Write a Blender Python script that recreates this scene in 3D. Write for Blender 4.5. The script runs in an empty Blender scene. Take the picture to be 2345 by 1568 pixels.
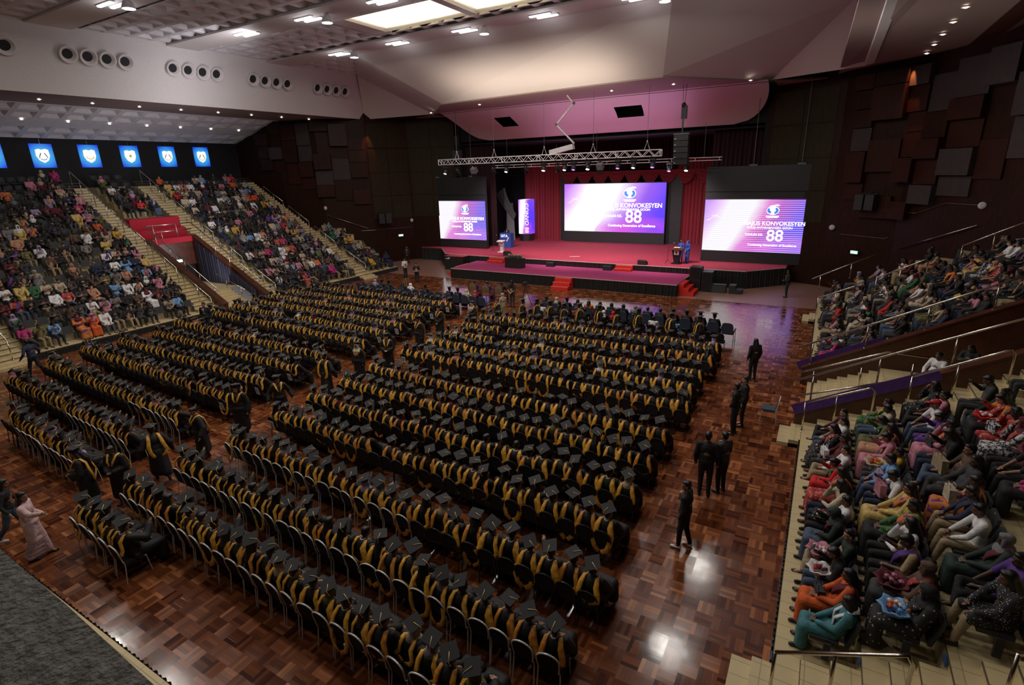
import bpy, math, random
import numpy as np
from mathutils import Vector, Matrix
random.seed(7); rng = np.random.RandomState(7)
PI = math.pi
D = bpy.data
scn = bpy.context.scene
COL = scn.collection
# ---------------------------------------------------------------- camera, world, exposure
cam = D.objects.new('camera', D.cameras.new('camera')); COL.objects.link(cam)
cam.data.sensor_width = 36.0; cam.data.lens = 18.718; cam.data.clip_end = 300; cam.data.clip_start = 0.05
R_ = ((0.8666473519, 0.1273957760, -0.4823823003), (0.4980251936, -0.2788132930, 0.8211175642), (-0.0298876884, -0.9518579011, -0.3050791081))
cam.matrix_world = Matrix(((R_[0][0], -R_[0][1], -R_[0][2], 0), (R_[1][0], -R_[1][1], -R_[1][2], 0), (R_[2][0], -R_[2][1], -R_[2][2], 8.1), (0, 0, 0, 1)))
scn.camera = cam
w = D.worlds.new('world'); scn.world = w; w.use_nodes = True
w.node_tree.nodes['Background'].inputs[0].default_value = (0.02, 0.018, 0.02, 1)
w.node_tree.nodes['Background'].inputs[1].default_value = 0.6
scn.view_settings.view_transform = 'Standard'; scn.view_settings.look = 'None'
scn.view_settings.exposure = 0.0; scn.view_settings.gamma = 1.0; scn.view_settings.use_curve_mapping = False
scn.cycles.max_bounces = 5; scn.cycles.diffuse_bounces = 3; scn.cycles.glossy_bounces = 3
scn.cycles.sample_clamp_indirect = 4; scn.cycles.use_denoising = True

def light(name, kind, loc, power, color=(1, 1, 1), target=None, size=1.0, size_y=None, spot=1.0, blend=0.3, parent=None, spread=None):
    l = D.lights.new(name, kind); l.energy = power; l.color = color
    if kind == 'AREA':
        l.size = size
        if size_y: l.shape = 'RECTANGLE'; l.size_y = size_y
        if spread: l.spread = spread
    elif kind == 'SPOT': l.spot_size = spot; l.spot_blend = blend; l.shadow_soft_size = size
    else: l.shadow_soft_size = size
    o = D.objects.new(name, l); COL.objects.link(o); o.location = loc
    if target is not None: o.rotation_euler = (Vector(target) - Vector(loc)).to_track_quat('-Z', 'Y').to_euler()
    if parent: o.parent = parent
    return o
# broad light of the ceiling: fluorescent rows and the two warm roof lights
LAMP_Y = (1.5, 8.4, 15.4, 22.3, 29.2); LAMP_X = [-30.0 + 5.15 * i for i in range(6)]  # nearest row has no fixtures; added to brighten the granite ledge
LK = 152.0
for ly in LAMP_Y:
    for lx in LAMP_X:
        light('lamp_glow', 'AREA', (lx, ly - .1, 15.55), LK * (1.0 if ly > 3 else .45), (1.0, 0.93, .84), (lx, ly - .1, 0), 1.3, .35)
for sx in (-21.1, -14.7):
    light('roof_light_glow', 'AREA', (sx, 25.4, 16.9), 520, (1.0, .88, .62), (sx, 25.4, 0), 4.5, 2.4)
for ly in LAMP_Y[1:]:
    for lx in LAMP_X: light('lamp_spill', 'POINT', (lx, ly, 15.45), 26, (.96, .96, 1.0), None, .35)
# wash over stage and canopy
for sx, c, p in ((-25, (1, .93, .95), 300), (-18, (1, .95, 1), 380), (-11, (1, .9, .95), 300)):
    light('stage_wash', 'SPOT', (sx, 37.2, 8.6), p * 8.0, (1, .86, .92), (sx, 43.5, 1.2), .12, spot=1.7, blend=.8)
light('canopy_wash', 'AREA', (-16.5, 45.0, 8.0), 120, (1.0, .42, .78), (-16.5, 42.2, 12), 12, 1.6, spread=1.9)
light('fascia_fill', 'AREA', (-18, 31.0, 10.5), 200, (1, .86, .7), (-18, 34.4, 13.9), 12, 1, spread=1.5)
light('fascia_fill', 'AREA', (-31.5, 22, 11.5), 340, (.95, .93, 1), (-38, 22, 14.6), 1, 24, spread=2.0)  # fill light with no fixture, lifts the left fascia
light('fascia_fill', 'AREA', (-6.5, 26, 11.5), 260, (1, .95, .92), (.5, 27, 14.9), 1, 16, spread=1.6)  # added fill light with no fixture, brightens the right fascia
light('scallop', 'SPOT', (-36.5, 38.1, 12.75), 420, (1, .32, .1), (-37.35, 38.3, 9), .05, spot=.6, blend=.5)
light('scallop', 'SPOT', (2.9, 38.7, 13.15), 600, (1, .32, .1), (3.6, 39.2, 9), .05, spot=.55, blend=.5)
light('scallop', 'SPOT', (-37.2, 25.1, 15.9), 260, (1, .7, .4), (-38.3, 25.1, 13), .05, spot=1.0, blend=.5)

# ---------------------------------------------------------------- materials
def mat(name, col, rough=.6, metal=0, emis=None, es=1.0, spec=.5, sheen=0, coat=0):
    m = D.materials.new(name); m.use_nodes = True
    b = m.node_tree.nodes['Principled BSDF']
    b.inputs['Base Color'].default_value = (*col, 1); b.inputs['Roughness'].default_value = rough
    b.inputs['Metallic'].default_value = metal; b.inputs['Specular IOR Level'].default_value = spec
    if sheen: b.inputs['Sheen Weight'].default_value = sheen
    if coat: b.inputs['Coat Weight'].default_value = coat
    if emis:
        b.inputs['Emission Color'].default_value = (*emis, 1); b.inputs['Emission Strength'].default_value = es
    m['c'] = list(col)
    return m
def nt(m): return m.node_tree.nodes, m.node_tree.links, m.node_tree.nodes['Principled BSDF']
def N(m, t, **kw):
    n = m.node_tree.nodes.new(t)
    for k, v in kw.items(): setattr(n, k, v)
    return n
def math_(m, op, a, b=None, c=None):
    n = N(m, 'ShaderNodeMath', operation=op)
    for i, v in enumerate((a, b, c)):
        if v is None: continue
        if isinstance(v, (int, float)): n.inputs[i].default_value = v
        else: m.node_tree.links.new(v, n.inputs[i])
    return n.outputs[0]
def ramp(m, fac, stops, interp='LINEAR'):
    n = N(m, 'ShaderNodeValToRGB'); n.color_ramp.interpolation = interp
    e = n.color_ramp.elements
    e[0].position, e[0].color = stops[0][0], (*stops[0][1], 1); e[1].position, e[1].color = stops[1][0], (*stops[1][1], 1)
    for p, c in stops[2:]:
        q = e.new(p); q.color = (*c, 1)
    m.node_tree.links.new(fac, n.inputs[0]); return n.outputs[0]
def noisy(name, c1, c2, scale=8, rough=.6, bump=0, bscale=None, detail=4, **kw):
    m = mat(name, c1, rough, **kw); no, ln, b = nt(m)
    tc = N(m, 'ShaderNodeTexCoord'); n = N(m, 'ShaderNodeTexNoise'); n.inputs['Scale'].default_value = scale; n.inputs['Detail'].default_value = detail
    ln.new(tc.outputs['Object'], n.inputs['Vector'])
    ln.new(ramp(m, n.outputs['Fac'], [(.32, c1), (.68, c2)]), b.inputs['Base Color'])
    if bump:
        n2 = N(m, 'ShaderNodeTexNoise'); n2.inputs['Scale'].default_value = bscale or scale * 3; ln.new(tc.outputs['Object'], n2.inputs['Vector'])
        bp = N(m, 'ShaderNodeBump'); bp.inputs['Strength'].default_value = bump; bp.inputs['Distance'].default_value = .02
        ln.new(n2.outputs['Fac'], bp.inputs['Height']); ln.new(bp.outputs[0], b.inputs['Normal'])
    return m
def parquet():
    m = mat('parquet', (.2, .06, .026), .16, spec=.5); no, ln, b = nt(m)
    tc = N(m, 'ShaderNodeTexCoord'); mp = N(m, 'ShaderNodeMapping'); mp.inputs['Scale'].default_value = (1 / .3,) * 3
    ln.new(tc.outputs['Object'], mp.inputs[0]); s = N(m, 'ShaderNodeSeparateXYZ'); ln.new(mp.outputs[0], s.inputs[0])
    cx, cy = math_(m, 'FLOOR', s.outputs[0]), math_(m, 'FLOOR', s.outputs[1])
    fx, fy = math_(m, 'FRACT', s.outputs[0]), math_(m, 'FRACT', s.outputs[1])
    par = math_(m, 'ABSOLUTE', math_(m, 'MODULO', math_(m, 'ADD', cx, cy), 2))
    a = math_(m, 'MULTIPLY', fx, par); c = math_(m, 'MULTIPLY', fy, math_(m, 'SUBTRACT', 1, par))
    u = math_(m, 'MULTIPLY', math_(m, 'ADD', a, c), 4.0); st = math_(m, 'FLOOR', u); fu = math_(m, 'FRACT', u)
    cb = N(m, 'ShaderNodeCombineXYZ'); ln.new(cx, cb.inputs[0]); ln.new(cy, cb.inputs[1]); ln.new(st, cb.inputs[2])
    wn = N(m, 'ShaderNodeTexWhiteNoise'); ln.new(cb.outputs[0], wn.inputs[0])
    cb2 = N(m, 'ShaderNodeCombineXYZ'); ln.new(cx, cb2.inputs[0]); ln.new(cy, cb2.inputs[1])
    wn2 = N(m, 'ShaderNodeTexWhiteNoise'); ln.new(cb2.outputs[0], wn2.inputs[0])
    v = math_(m, 'ADD', math_(m, 'MULTIPLY', wn.outputs[0], .62), math_(m, 'MULTIPLY', wn2.outputs[0], .38))
    col = ramp(m, v, [(.06, (.045, .0115, .005)), (.97, (.36, .135, .05)), (.3, (.105, .03, .0115)), (.7, (.185, .058, .021))])
    edge = math_(m, 'GREATER_THAN', math_(m, 'ABSOLUTE', math_(m, 'SUBTRACT', fu, .5)), .46)
    mx = N(m, 'ShaderNodeMixRGB', blend_type='MULTIPLY'); ln.new(math_(m, 'MULTIPLY', edge, .45), mx.inputs[0]); ln.new(col, mx.inputs[1]); mx.inputs[2].default_value = (.2, .1, .08, 1)
    ln.new(mx.outputs[0], b.inputs['Base Color'])
    n2 = N(m, 'ShaderNodeTexNoise'); n2.inputs['Scale'].default_value = 1.7; ln.new(tc.outputs['Object'], n2.inputs['Vector'])
    bp = N(m, 'ShaderNodeBump'); bp.inputs['Strength'].default_value = .11; bp.inputs['Distance'].default_value = .03
    ln.new(math_(m, 'ADD', n2.outputs['Fac'], math_(m, 'MULTIPLY', wn.outputs[0], .10)), bp.inputs['Height']); ln.new(bp.outputs[0], b.inputs['Normal'])
    ln.new(math_(m, 'ADD', .10, math_(m, 'MULTIPLY', wn2.outputs[0], .10)), b.inputs['Roughness'])
    return m
def tiles(name, c1, c2, sx, sy, rough=.4):
    m = mat(name, c1, rough); no, ln, b = nt(m)
    tc = N(m, 'ShaderNodeTexCoord'); br = N(m, 'ShaderNodeTexBrick'); br.offset = 0; br.squash = 1
    br.inputs['Scale'].default_value = 1; br.inputs['Brick Width'].default_value = sx; br.inputs['Row Height'].default_value = sy
    br.inputs['Mortar Size'].default_value = .008; br.inputs['Color1'].default_value = (*c1, 1)
    br.inputs['Color2'].default_value = (*[x * .92 for x in c1], 1); br.inputs['Mortar'].default_value = (*c2, 1)
    ln.new(tc.outputs['Object'], br.inputs['Vector']); ln.new(br.outputs[0], b.inputs['Base Color']); return m
def wood(name, c1, c2, scale=(6, 6, .5), rough=.4):
    m = mat(name, c1, rough, spec=.15 if rough > .45 else .5); no, ln, b = nt(m)
    tc = N(m, 'ShaderNodeTexCoord'); mp = N(m, 'ShaderNodeMapping'); mp.inputs['Scale'].default_value = scale
    ln.new(tc.outputs['Object'], mp.inputs[0]); n = N(m, 'ShaderNodeTexNoise'); n.inputs['Scale'].default_value = 3; n.inputs['Detail'].default_value = 6
    ln.new(mp.outputs[0], n.inputs['Vector']); ln.new(ramp(m, n.outputs['Fac'], [(.3, c1), (.7, c2)]), b.inputs['Base Color']); return m
def dotted(name, c1, c2, scale=14, thr=.35, kind='VORONOI', rough=.8):
    m = mat(name, c1, rough); no, ln, b = nt(m)
    tc = N(m, 'ShaderNodeTexCoord')
    if kind == 'VORONOI':
        n = N(m, 'ShaderNodeTexVoronoi'); n.inputs['Scale'].default_value = scale; out = n.outputs['Distance']
    else:
        n = N(m, 'ShaderNodeTexNoise'); n.inputs['Scale'].default_value = scale; out = n.outputs['Fac']
    ln.new(tc.outputs['Object'], n.inputs['Vector'])
    ln.new(ramp(m, out, [(thr - .03, c2), (thr + .03, c1)]), b.inputs['Base Color']); return m

M = {}
M['parquet'] = parquet()
M['tan'] = noisy('tan_vinyl', (.25, .13, .095), (.29, .155, .115), 3, .35)
M['tile'] = tiles('cream_tile', (.56, .45, .25), (.34, .27, .14), .6, .3, .45)
M['nosing'] = mat('dark_nosing', (.09, .07, .04), .6)
M['woodwall'] = wood('dark_wood_panel', (.014, .0045, .0018), (.031, .0098, .004), rough=.5)
M['woodblock'] = wood('reddish_wood_block', (.023, .0062, .0035), (.040, .0115, .006), rough=.5)
M['greyblock'] = noisy('grey_acoustic_block', (.030, .020, .019), (.040, .027, .026), 4, .8)
M['olive'] = wood('olive_panel', (.02, .014, .006), (.034, .025, .011), rough=.55)
M['parapet'] = wood('parapet_wood', (.05, .015, .008), (.09, .028, .014), (1, 1, 1), .3)
M['black'] = mat('matt_black', (.006, .006, .007), .8)
M['blackc'] = mat('black_cloth', (.008, .008, .009), .75)
M['skirt'] = mat('black_satin_skirt', (.018, .02, .019), .3)
M['plaster'] = noisy('rough_plaster', (.53, .50, .48), (.6, .56, .54), 20, .85, .5, 60)
M['smooth'] = mat('smooth_plaster', (.58, .53, .51), .6)
M['soffit'] = mat('brown_soffit', (.22, .15, .13), .7)
M['coffer'] = noisy('coffered_plaster', (.60, .58, .60), (.68, .66, .68), 3, .8)
M['canopy'] = mat('canopy_paint', (.55, .47, .48), .5)
M['ledge'] = noisy('grey_granite', (.055, .052, .045), (.17, .16, .145), 30, .8, .5, 80, detail=8)
M['carpet'] = noisy('red_carpet', (.33, .018, .04), (.5, .05, .085), 9, .9, .2, 60, detail=8)
M['redstep'] = mat('red_step', (.62, .02, .012), .6)
M['redcarpet2'] = mat('crimson_carpet', (.36, .004, .02), .85)
M['curtain'] = mat('red_velvet', (.26, .008, .02), .7, sheen=.3)
M['curtaind'] = mat('maroon_velvet', (.026, .003, .006), .85)
M['trimw'] = mat('pale_edge_trim', (.5, .4, .38), .5)
M['steel'] = mat('brushed_steel', (.62, .58, .52), .22, 1)
M['alu'] = mat('aluminium_truss', (.85, .85, .86), .4, .15)
M['silver'] = mat('silver_frame', (.72, .70, .66), .35, .3)
M['blackmetal'] = mat('black_metal', (.012, .012, .013), .35)
M['speaker'] = mat('speaker_black', (.02, .021, .022), .5)
M['grey'] = mat('grey_plastic', (.2, .2, .21), .5)
M['lampwhite'] = mat('lamp_emitter', (1, 1, 1), .5, emis=(.95, .97, 1), es=4)
M['dot'] = mat('downlight_emitter', (1, 1, 1), .5, emis=(1, .88, .72), es=7)
M['skyl'] = mat('roof_light_panel', (1, 1, .9), .5, emis=(1, .93, .66), es=1.6)
M['exit'] = mat('exit_sign_face', (.8, 1, .9), .5, emis=(.5, 1, .75), es=1.0)
M['green'] = mat('green_strap', (.1, .4, .22), .6)
M['white'] = mat('white_paint', (.75, .75, .75), .5)
M['paper'] = mat('paper', (.6, .6, .6), .8)
M['ink'] = mat('black_ink', (.01, .01, .01), .8)
M['bluechair'] = mat('blue_grey_upholstery', (.035, .05, .085), .7)
M['seatgrey'] = mat('dark_grey_seat', (.035, .037, .042), .7)
M['seatblack'] = mat('black_fabric', (.01, .01, .011), .85)
M['gold'] = noisy('gold_satin', (.50, .22, .022), (.88, .46, .06), 9, .4, .6, 14)
M['gown'] = mat('black_gown', (.006, .0055, .006), .7)
M['capm'] = mat('charcoal_cap', (.014, .014, .016), .8)
M['gold2'] = noisy('shaded_gold_satin', (.42, .15, .018), (.70, .29, .04), 9, .42, .6, 14)  # deeper gold for random hoods; shaded look of near ones put into colour
M['tassel'] = mat('cream_tassel', (.75, .52, .22), .6)
M['purple'] = mat('purple_banner', (.55, .38, .68), .5)
M['lens_w'] = mat('lens_white', (1, 1, 1), .3, emis=(.9, .95, 1), es=25)
M['lens_p'] = mat('lens_purple', (1, 1, 1), .3, emis=(.6, .2, 1), es=1.6)
M['txt'] = mat('screen_white_text', (1, 1, 1), .5, emis=(1, 1, 1), es=1.1)
M['txtblue'] = mat('screen_blue', (.1, .3, .8), .5, emis=(.04, .2, .75), es=1.0)
M['amber'] = mat('amber_wood', (.16, .045, .012), .35)

# ---------------------------------------------------------------- mesh helpers
def ring_frame(d):
    d = d.normalized(); u = d.cross(Vector((0, 0, 1)))
    if u.length < .05: u = d.cross(Vector((0, 1, 0)))
    u.normalize(); return u, d.cross(u).normalized()
class MB:
    def __init__(s): s.v = []; s.f = []; s.m = []; s.cur = 0
    def add(s, vs, fs):
        n = len(s.v); s.v += [tuple(p) for p in vs]; s.f += [tuple(i + n for i in f) for f in fs]; s.m += [s.cur] * len(fs); return s
    def box(s, x0, y0, z0, x1, y1, z1, mx=None):
        vs = [Vector(p) for p in ((x0, y0, z0), (x1, y0, z0), (x1, y1, z0), (x0, y1, z0), (x0, y0, z1), (x1, y0, z1), (x1, y1, z1), (x0, y1, z1))]
        if mx is not None: vs = [mx @ p for p in vs]
        return s.add(vs, ((0, 3, 2, 1), (4, 5, 6, 7), (0, 1, 5, 4), (1, 2, 6, 5), (2, 3, 7, 6), (3, 0, 4, 7)))
    def bar(s, a, b, wd, h, up=(0, 0, 1)):
        a, b = Vector(a), Vector(b); d = (b - a).normalized(); u = d.cross(Vector(up))
        if u.length < .01: u = d.cross(Vector((0, 1, 0)))
        u.normalize(); v = u.cross(d); L = (b - a).length
        mx = Matrix(((d.x, u.x, v.x, a.x), (d.y, u.y, v.y, a.y), (d.z, u.z, v.z, a.z), (0, 0, 0, 1)))
        return s.box(0, -wd / 2, -h / 2, L, wd / 2, h / 2, mx)
    def tube(s, pts, r, n=8, closed=False, caps=True):
        pts = [Vector(p) for p in pts]; rs = r if isinstance(r, (list, tuple)) else [r] * len(pts)
        vs = []; k = len(pts); u = None
        for i, p in enumerate(pts):
            d = (pts[(i + 1) % k] - pts[i - 1]) if (closed or 0 < i < k - 1) else (pts[1] - pts[0] if i == 0 else pts[-1] - pts[-2])
            d.normalize()
            if u is None: u, _ = ring_frame(d)
            u = (u - d * u.dot(d)); u = u.normalized() if u.length > 1e-4 else ring_frame(d)[0]
            v = d.cross(u)
            for j in range(n):
                a = 2 * PI * j / n; vs.append(p + (u * math.cos(a) + v * math.sin(a)) * rs[i])
        fs = []
        for i in range(k if closed else k - 1):
            for j in range(n):
                a, b_ = i * n, ((i + 1) % k) * n; fs.append((a + j, a + (j + 1) % n, b_ + (j + 1) % n, b_ + j))
        if caps and not closed:
            fs.append(tuple(reversed(range(n)))); fs.append(tuple(range((k - 1) * n, k * n)))
        return s.add(vs, fs)
    def lathe(s, prof, n=16, c=(0, 0, 0), mx=None):
        vs = []; fs = []
        for r, z in prof:
            for j in range(n):
                a = 2 * PI * j / n; vs.append(Vector((c[0] + r * math.cos(a), c[1] + r * math.sin(a), c[2] + z)))
        if mx is not None: vs = [mx @ p for p in vs]
        for i in range(len(prof) - 1):
            for j in range(n): fs.append((i * n + j, i * n + (j + 1) % n, (i + 1) * n + (j + 1) % n, (i + 1) * n + j))
        fs.append(tuple(reversed(range(n)))); k = (len(prof) - 1) * n; fs.append(tuple(range(k, k + n)))
        return s.add(vs, fs)
    def ell(s, c, r, n=10, mx=None):
        c = Vector(c); r = (r, r, r) if isinstance(r, (int, float)) else r; vs = []; fs = []; m_ = n // 2 + 1
        for i in range(1, m_):
            t = PI * i / m_
            for j in range(n):
                a = 2 * PI * j / n; vs.append(Vector((r[0] * math.sin(t) * math.cos(a), r[1] * math.sin(t) * math.sin(a), r[2] * math.cos(t))))
        vs += [Vector((0, 0, r[2])), Vector((0, 0, -r[2]))]; T = len(vs) - 2
        for i in range(m_ - 2):
            for j in range(n): fs.append((i * n + j, (i + 1) * n + j, (i + 1) * n + (j + 1) % n, i * n + (j + 1) % n))
        for j in range(n):
            fs.append((T, j, (j + 1) % n)); k = (m_ - 2) * n; fs.append((T + 1, k + (j + 1) % n, k + j))
        if mx is not None: vs = [mx @ p for p in vs]
        return s.add([p + c for p in vs], fs)
    def cap(s, a, b, ra, rb, n=10):
        a, b = Vector(a), Vector(b); d = (b - a)
        if d.length < 1e-5: return s.ell(a, ra, n)
        d.normalize(); P = []; Rr = []
        for t in (-1, -.87, -.5): P.append(a + d * ra * t); Rr.append(ra * math.sqrt(max(.0, 1 - t * t)) + ra * .02)
        P.append(a); Rr.append(ra); P.append(b); Rr.append(rb)
        for t in (.5, .87, 1): P.append(b + d * rb * t); Rr.append(rb * math.sqrt(max(0, 1 - t * t)) + rb * .02)
        return s.tube(P, Rr, n)
    def poly(s, pts): return s.add(pts, (tuple(range(len(pts))),))
    def slab(s, pts, nrm):
        n = len(pts); nv = Vector(nrm); a = [Vector(p) for p in pts]; b = [p + nv for p in a]
        return s.add(a + b, [tuple(range(n)), tuple(reversed(range(n, 2 * n)))] + [(i, n + i, n + (i + 1) % n, (i + 1) % n) for i in range(n)])
    def wavy(s, x0, x1, z0, z1, amp, per, y=0, nz=2, flare=0):
        nx = max(4, int((x1 - x0) / per * 6)); vs = []; fs = []
        for k in range(nz + 1):
            z = z0 + (z1 - z0) * k / nz; f = 1 + flare * (1 - k / nz) ** 2
            for i in range(nx + 1):
                x = x0 + (x1 - x0) * i / nx
                vs.append((x, y + amp * f * (math.sin(2 * PI * x / per) + .4 * math.sin(2 * PI * x / per / 1.7 + 1)), z))
        for k in range(nz):
            for i in range(nx): a = k * (nx + 1) + i; fs.append((a, a + 1, a + nx + 2, a + nx + 1))
        return s.add(vs, fs)
    def mesh(s, name, mats, smooth=False):
        me = D.meshes.new(name); me.from_pydata(s.v, [], s.f)
        for q in (mats if isinstance(mats, (list, tuple)) else [mats]): me.materials.append(M[q] if isinstance(q, str) else q)
        me.polygons.foreach_set('material_index', s.m)
        if smooth: me.polygons.foreach_set('use_smooth', [True] * len(s.f))
        me.update(); return me
    def build(s, name, mats, parent=None, loc=None, rz=0, smooth=False):
        o = D.objects.new(name, s.mesh(name, mats, smooth)); COL.objects.link(o)
        if loc is not None: o.location = loc
        if rz: o.rotation_euler = (0, 0, rz)
        if parent: o.parent = parent
        return o
def tag(o, label, cat, group=None):
    o['label'] = label; o['category'] = cat
    if group: o['group'] = group
    return o
def struct(o, label=None):
    o['kind'] = 'structure'
    if label: o['label'] = label
    return o
def empty(name, loc=(0, 0, 0), rz=0):
    o = D.objects.new(name, None); COL.objects.link(o); o.location = loc; o.rotation_euler = (0, 0, rz); o.empty_display_size = .1; return o
def copy_tree(o, parent=None):
    c = o.copy(); COL.objects.link(c)
    if parent: c.parent = parent
    for ch in CH.get(o.name, ()): copy_tree(ch, c)
    return c
CH = {}
def reg(root):
    for o in list(D.objects):
        if o.parent: CH.setdefault(o.parent.name, []); 
    return root
def copy_of(root, loc, rz=0):
    r = root.copy(); COL.objects.link(r); r.location = loc; r.rotation_euler = (0, 0, rz)
    for ch in root.children:
        c = ch.copy(); COL.objects.link(c); c.parent = r
        for g in ch.children:
            d = g.copy(); COL.objects.link(d); d.parent = c
    return r
def text(name, s, size, loc, rot, m, parent=None, ax='CENTER', ext=.004, sx=1.0, bold=0.0):
    c = D.curves.new(name, 'FONT'); c.body = s; c.size = size; c.align_x = ax; c.align_y = 'CENTER'; c.extrude = ext; c.offset = bold
    o = D.objects.new('t', c); COL.objects.link(o); dg = bpy.context.evaluated_depsgraph_get()
    me = D.meshes.new_from_object(o.evaluated_get(dg), depsgraph=dg); D.objects.remove(o); D.curves.remove(c); me.materials.clear(); me.materials.append(M[m])
    o = D.objects.new(name, me); COL.objects.link(o); o.location = loc; o.rotation_euler = rot; o.scale = (sx, 1, 1)
    if parent: o.parent = parent
    return o
ORD = 'zeroth first second third fourth fifth sixth seventh eighth ninth tenth eleventh twelfth thirteenth fourteenth fifteenth sixteenth seventeenth eighteenth nineteenth twentieth'.split()
def ordn(n): return ORD[n] if n <= 20 else ('twenty-' + ORD[n - 20] if n < 30 else ('thirtieth' if n == 30 else ('thirty-' + ORD[n - 30] if n < 40 else 'forty-' + ORD[n - 40])))
# ================================================================ SETTING
RISE, RUN, Z0 = .54, .96, .35
SIDES = {'left': (-32.7, -1), 'right': (.16, 1)}
def edge(side, k): xf, s = SIDES[side]; return xf + s * (RUN * k + .2 * min(max(k, 0), 1))
def tz(k): return Z0 + RISE * k
# floor
fb = MB(); fb.box(-33.0, 1.0, -.2, .4, 34.6, 0); struct(fb.build('floor', 'parquet'))
fb = MB(); fb.box(-50, 34.6, -.2, 14, 53, 0); fb.box(-50, -9, -.2, 14, 1.0, 0); struct(fb.build('floor_stage_side', 'tan'))
# tiered stands
def stand(side, name, blocks, aisles, nrow, far):
    xf, s = SIDES[side]; b = MB()
    def bx(x0, x1, y0, y1, z0, z1): b.box(min(x0, x1), y0, z0, max(x0, x1), y1, z1)
    for (y0, y1, k0) in blocks:
        for k in range(k0, nrow if y0 < 32 else 7):
            bx(edge(side, k), edge(side, k + 1) + (0 if k < nrow - 1 else s * 1.2), y0, y1, 0 if k == k0 else tz(k) - 1.0, tz(k))
    for (y0, y1) in aisles:
        for j in (2, 1): bx(xf - s * .31 * j, xf, y0, y1, 0, Z0 * (3 - j) / 3 if j else Z0)
        for k in range(nrow):
            for q in range(3):
                e = edge(side, k) + s * (RUN + (.2 if k == 0 else 0)) * q / 3
                bx(e, e + s * (RUN + (.2 if k == 0 else 0)) / 3 + (s * 1.2 if (k == nrow - 1 and q == 2) else 0), y0, y1, max(0, tz(k) - 1.0), tz(k) + RISE * q / 3 * (1 if k < nrow - 1 else 0))
    o = struct(b.build(name, 'tile'))
    n = MB()
    for (y0, y1) in aisles:
        for k in range(nrow):
            for q in range(3):
                e = edge(side, k) + s * (RUN + (.2 if k == 0 else 0)) * q / 3; z = tz(k) + RISE * q / 3
                n.box(min(e - s * .012, e + s * .015), y0, z - .045, max(e - s * .012, e + s * .015), y1, z - .012)
    for (y0, y1, k0) in blocks:
        for k in range(k0, nrow if y0 < 32 else 7): e = edge(side, k); n.box(min(e - s * .01, e + s * .02), y0, tz(k) - .05, max(e - s * .01, e + s * .02), y1, tz(k) - .012)
    n.build('nosing', 'nosing', o)
    # black pleated skirt and front edge
    for (y0, y1, k0) in blocks:
        if k0: continue
        sk = MB(); sk.wavy(y0, y1, 0.0, Z0 - .05, .018, .14, 0, 1)
        so = D.objects.new('stand_skirt', sk.mesh('stand_skirt', 'skirt', True)); COL.objects.link(so)
        so.rotation_euler = (0, 0, PI / 2); so.location = (xf - s * .03, 0, 0); so.parent = o
    return o
LB = [(9.3, 18.0, 0), (19.9, 22.1, 10), (23.9, 31.2, 0), (32.7, 35.9, 0)]
LA = [(6.9, 9.3), (18.0, 19.3), (22.7, 23.9), (31.2, 32.7)]
RB = [(7.9, 16.4, 0), (17.9, 21.9, 11), (22.2, 31.2, 0), (32.7, 36.0, 0)]
RA = [(5.6, 7.9), (16.4, 17.6), (31.2, 32.7)]
sl = stand('left', 'floor_left_stand', LB, LA, 15, 36)
sr = stand('right', 'floor_right_stand', RB, RA, 12, 36)
b = MB(); b.box(-30, 1.4, 0, -4, 2.78, .35); o = struct(b.build('floor_back_stand', 'tile'))
b = MB(); b.wavy(-30, -4, 0, .3, .018, .14, 2.82, 1); b.build('stand_skirt', 'skirt', o, smooth=True)
# fill between the lowest tread and far wall
# vomitories
def vomitory(side, y0, y1, x_end, ztop, door):
    xf, s = SIDES[side]; o = empty('trim_1' if side == 'left' else 'trim_2'); struct(o)
    for (ya, yb) in ((y0, y0 + .3), (y1 - .3, y1)):
        m = MB(); xe = x_end
        pr = [(xf - s * .25, 0), (xe, 0), (xe, ztop + .05), (xf - s * .25, .62)]
        m.slab([(p[0], ya, p[1]) for p in pr], (0, yb - ya, 0)); m.build('parapet', 'parapet', o)
        c = MB(); c.bar((xf - s * .27, (ya + yb) / 2, .64), (xe, (ya + yb) / 2, ztop + .07), .36, .06); c.build('parapet_cap', 'parapet', o)
    m = MB(); m.box(min(x_end, x_end + s * .3), y0, 2.35, max(x_end, x_end + s * .3), y1, ztop); m.build('lintel', 'parapet', o)
    m = MB(); m.box(min(x_end + s * .3, x_end + s * .4), y0, 0, max(x_end + s * .3, x_end + s * .4), y1, 2.4); m.build('dark_doorway', 'black', o)
    st = MB()
    for i in range(8): xa = xf + s * .31 * i; st.box(min(xa, xa + s * .31), y0 + .3, 0, max(xa, xa + s * .31), y1 - (1.2 if side == 'left' else .3), .13 * (i + 1))
    xa = xf + s * 2.48; st.box(min(xa, x_end), y0 + .3, 0, max(xa, x_end), y1 - .3, 1.04); st.build('steps', 'tile', o)
    if side == 'left':
        rp = MB(); rp.slab([(xf, y1 - 1.15, 0), (xf - 2.48, y1 - 1.15, 0), (xf - 2.48, y1 - 1.15, 1.06)], (0, .82, 0)); rp.build('ramp', 'grey', o)
        cu = MB(); cu.wavy(-39.6, -33.4, 1.0, 4.2, .03, .28, 0, 2)
        # trimmed to the parapet's slope
        cu.v = [(x, y, min(z, .5 + (ztop + .0 - .62) * (xf - x) / (xf - x_end)) if z > 2 else z * (1 if (xf - x) > 2.4 else (xf - x) / 2.4)) for x, y, z in cu.v]
        co = cu.build('wall_drape', mat('blue_black_drape', (.03, .03, .055), .7), o, smooth=True); co.location = (0, y1 - .34, 0)
    return o
vl = vomitory('left', 19.3, 22.7, -40.0, 4.35, 1)
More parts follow.
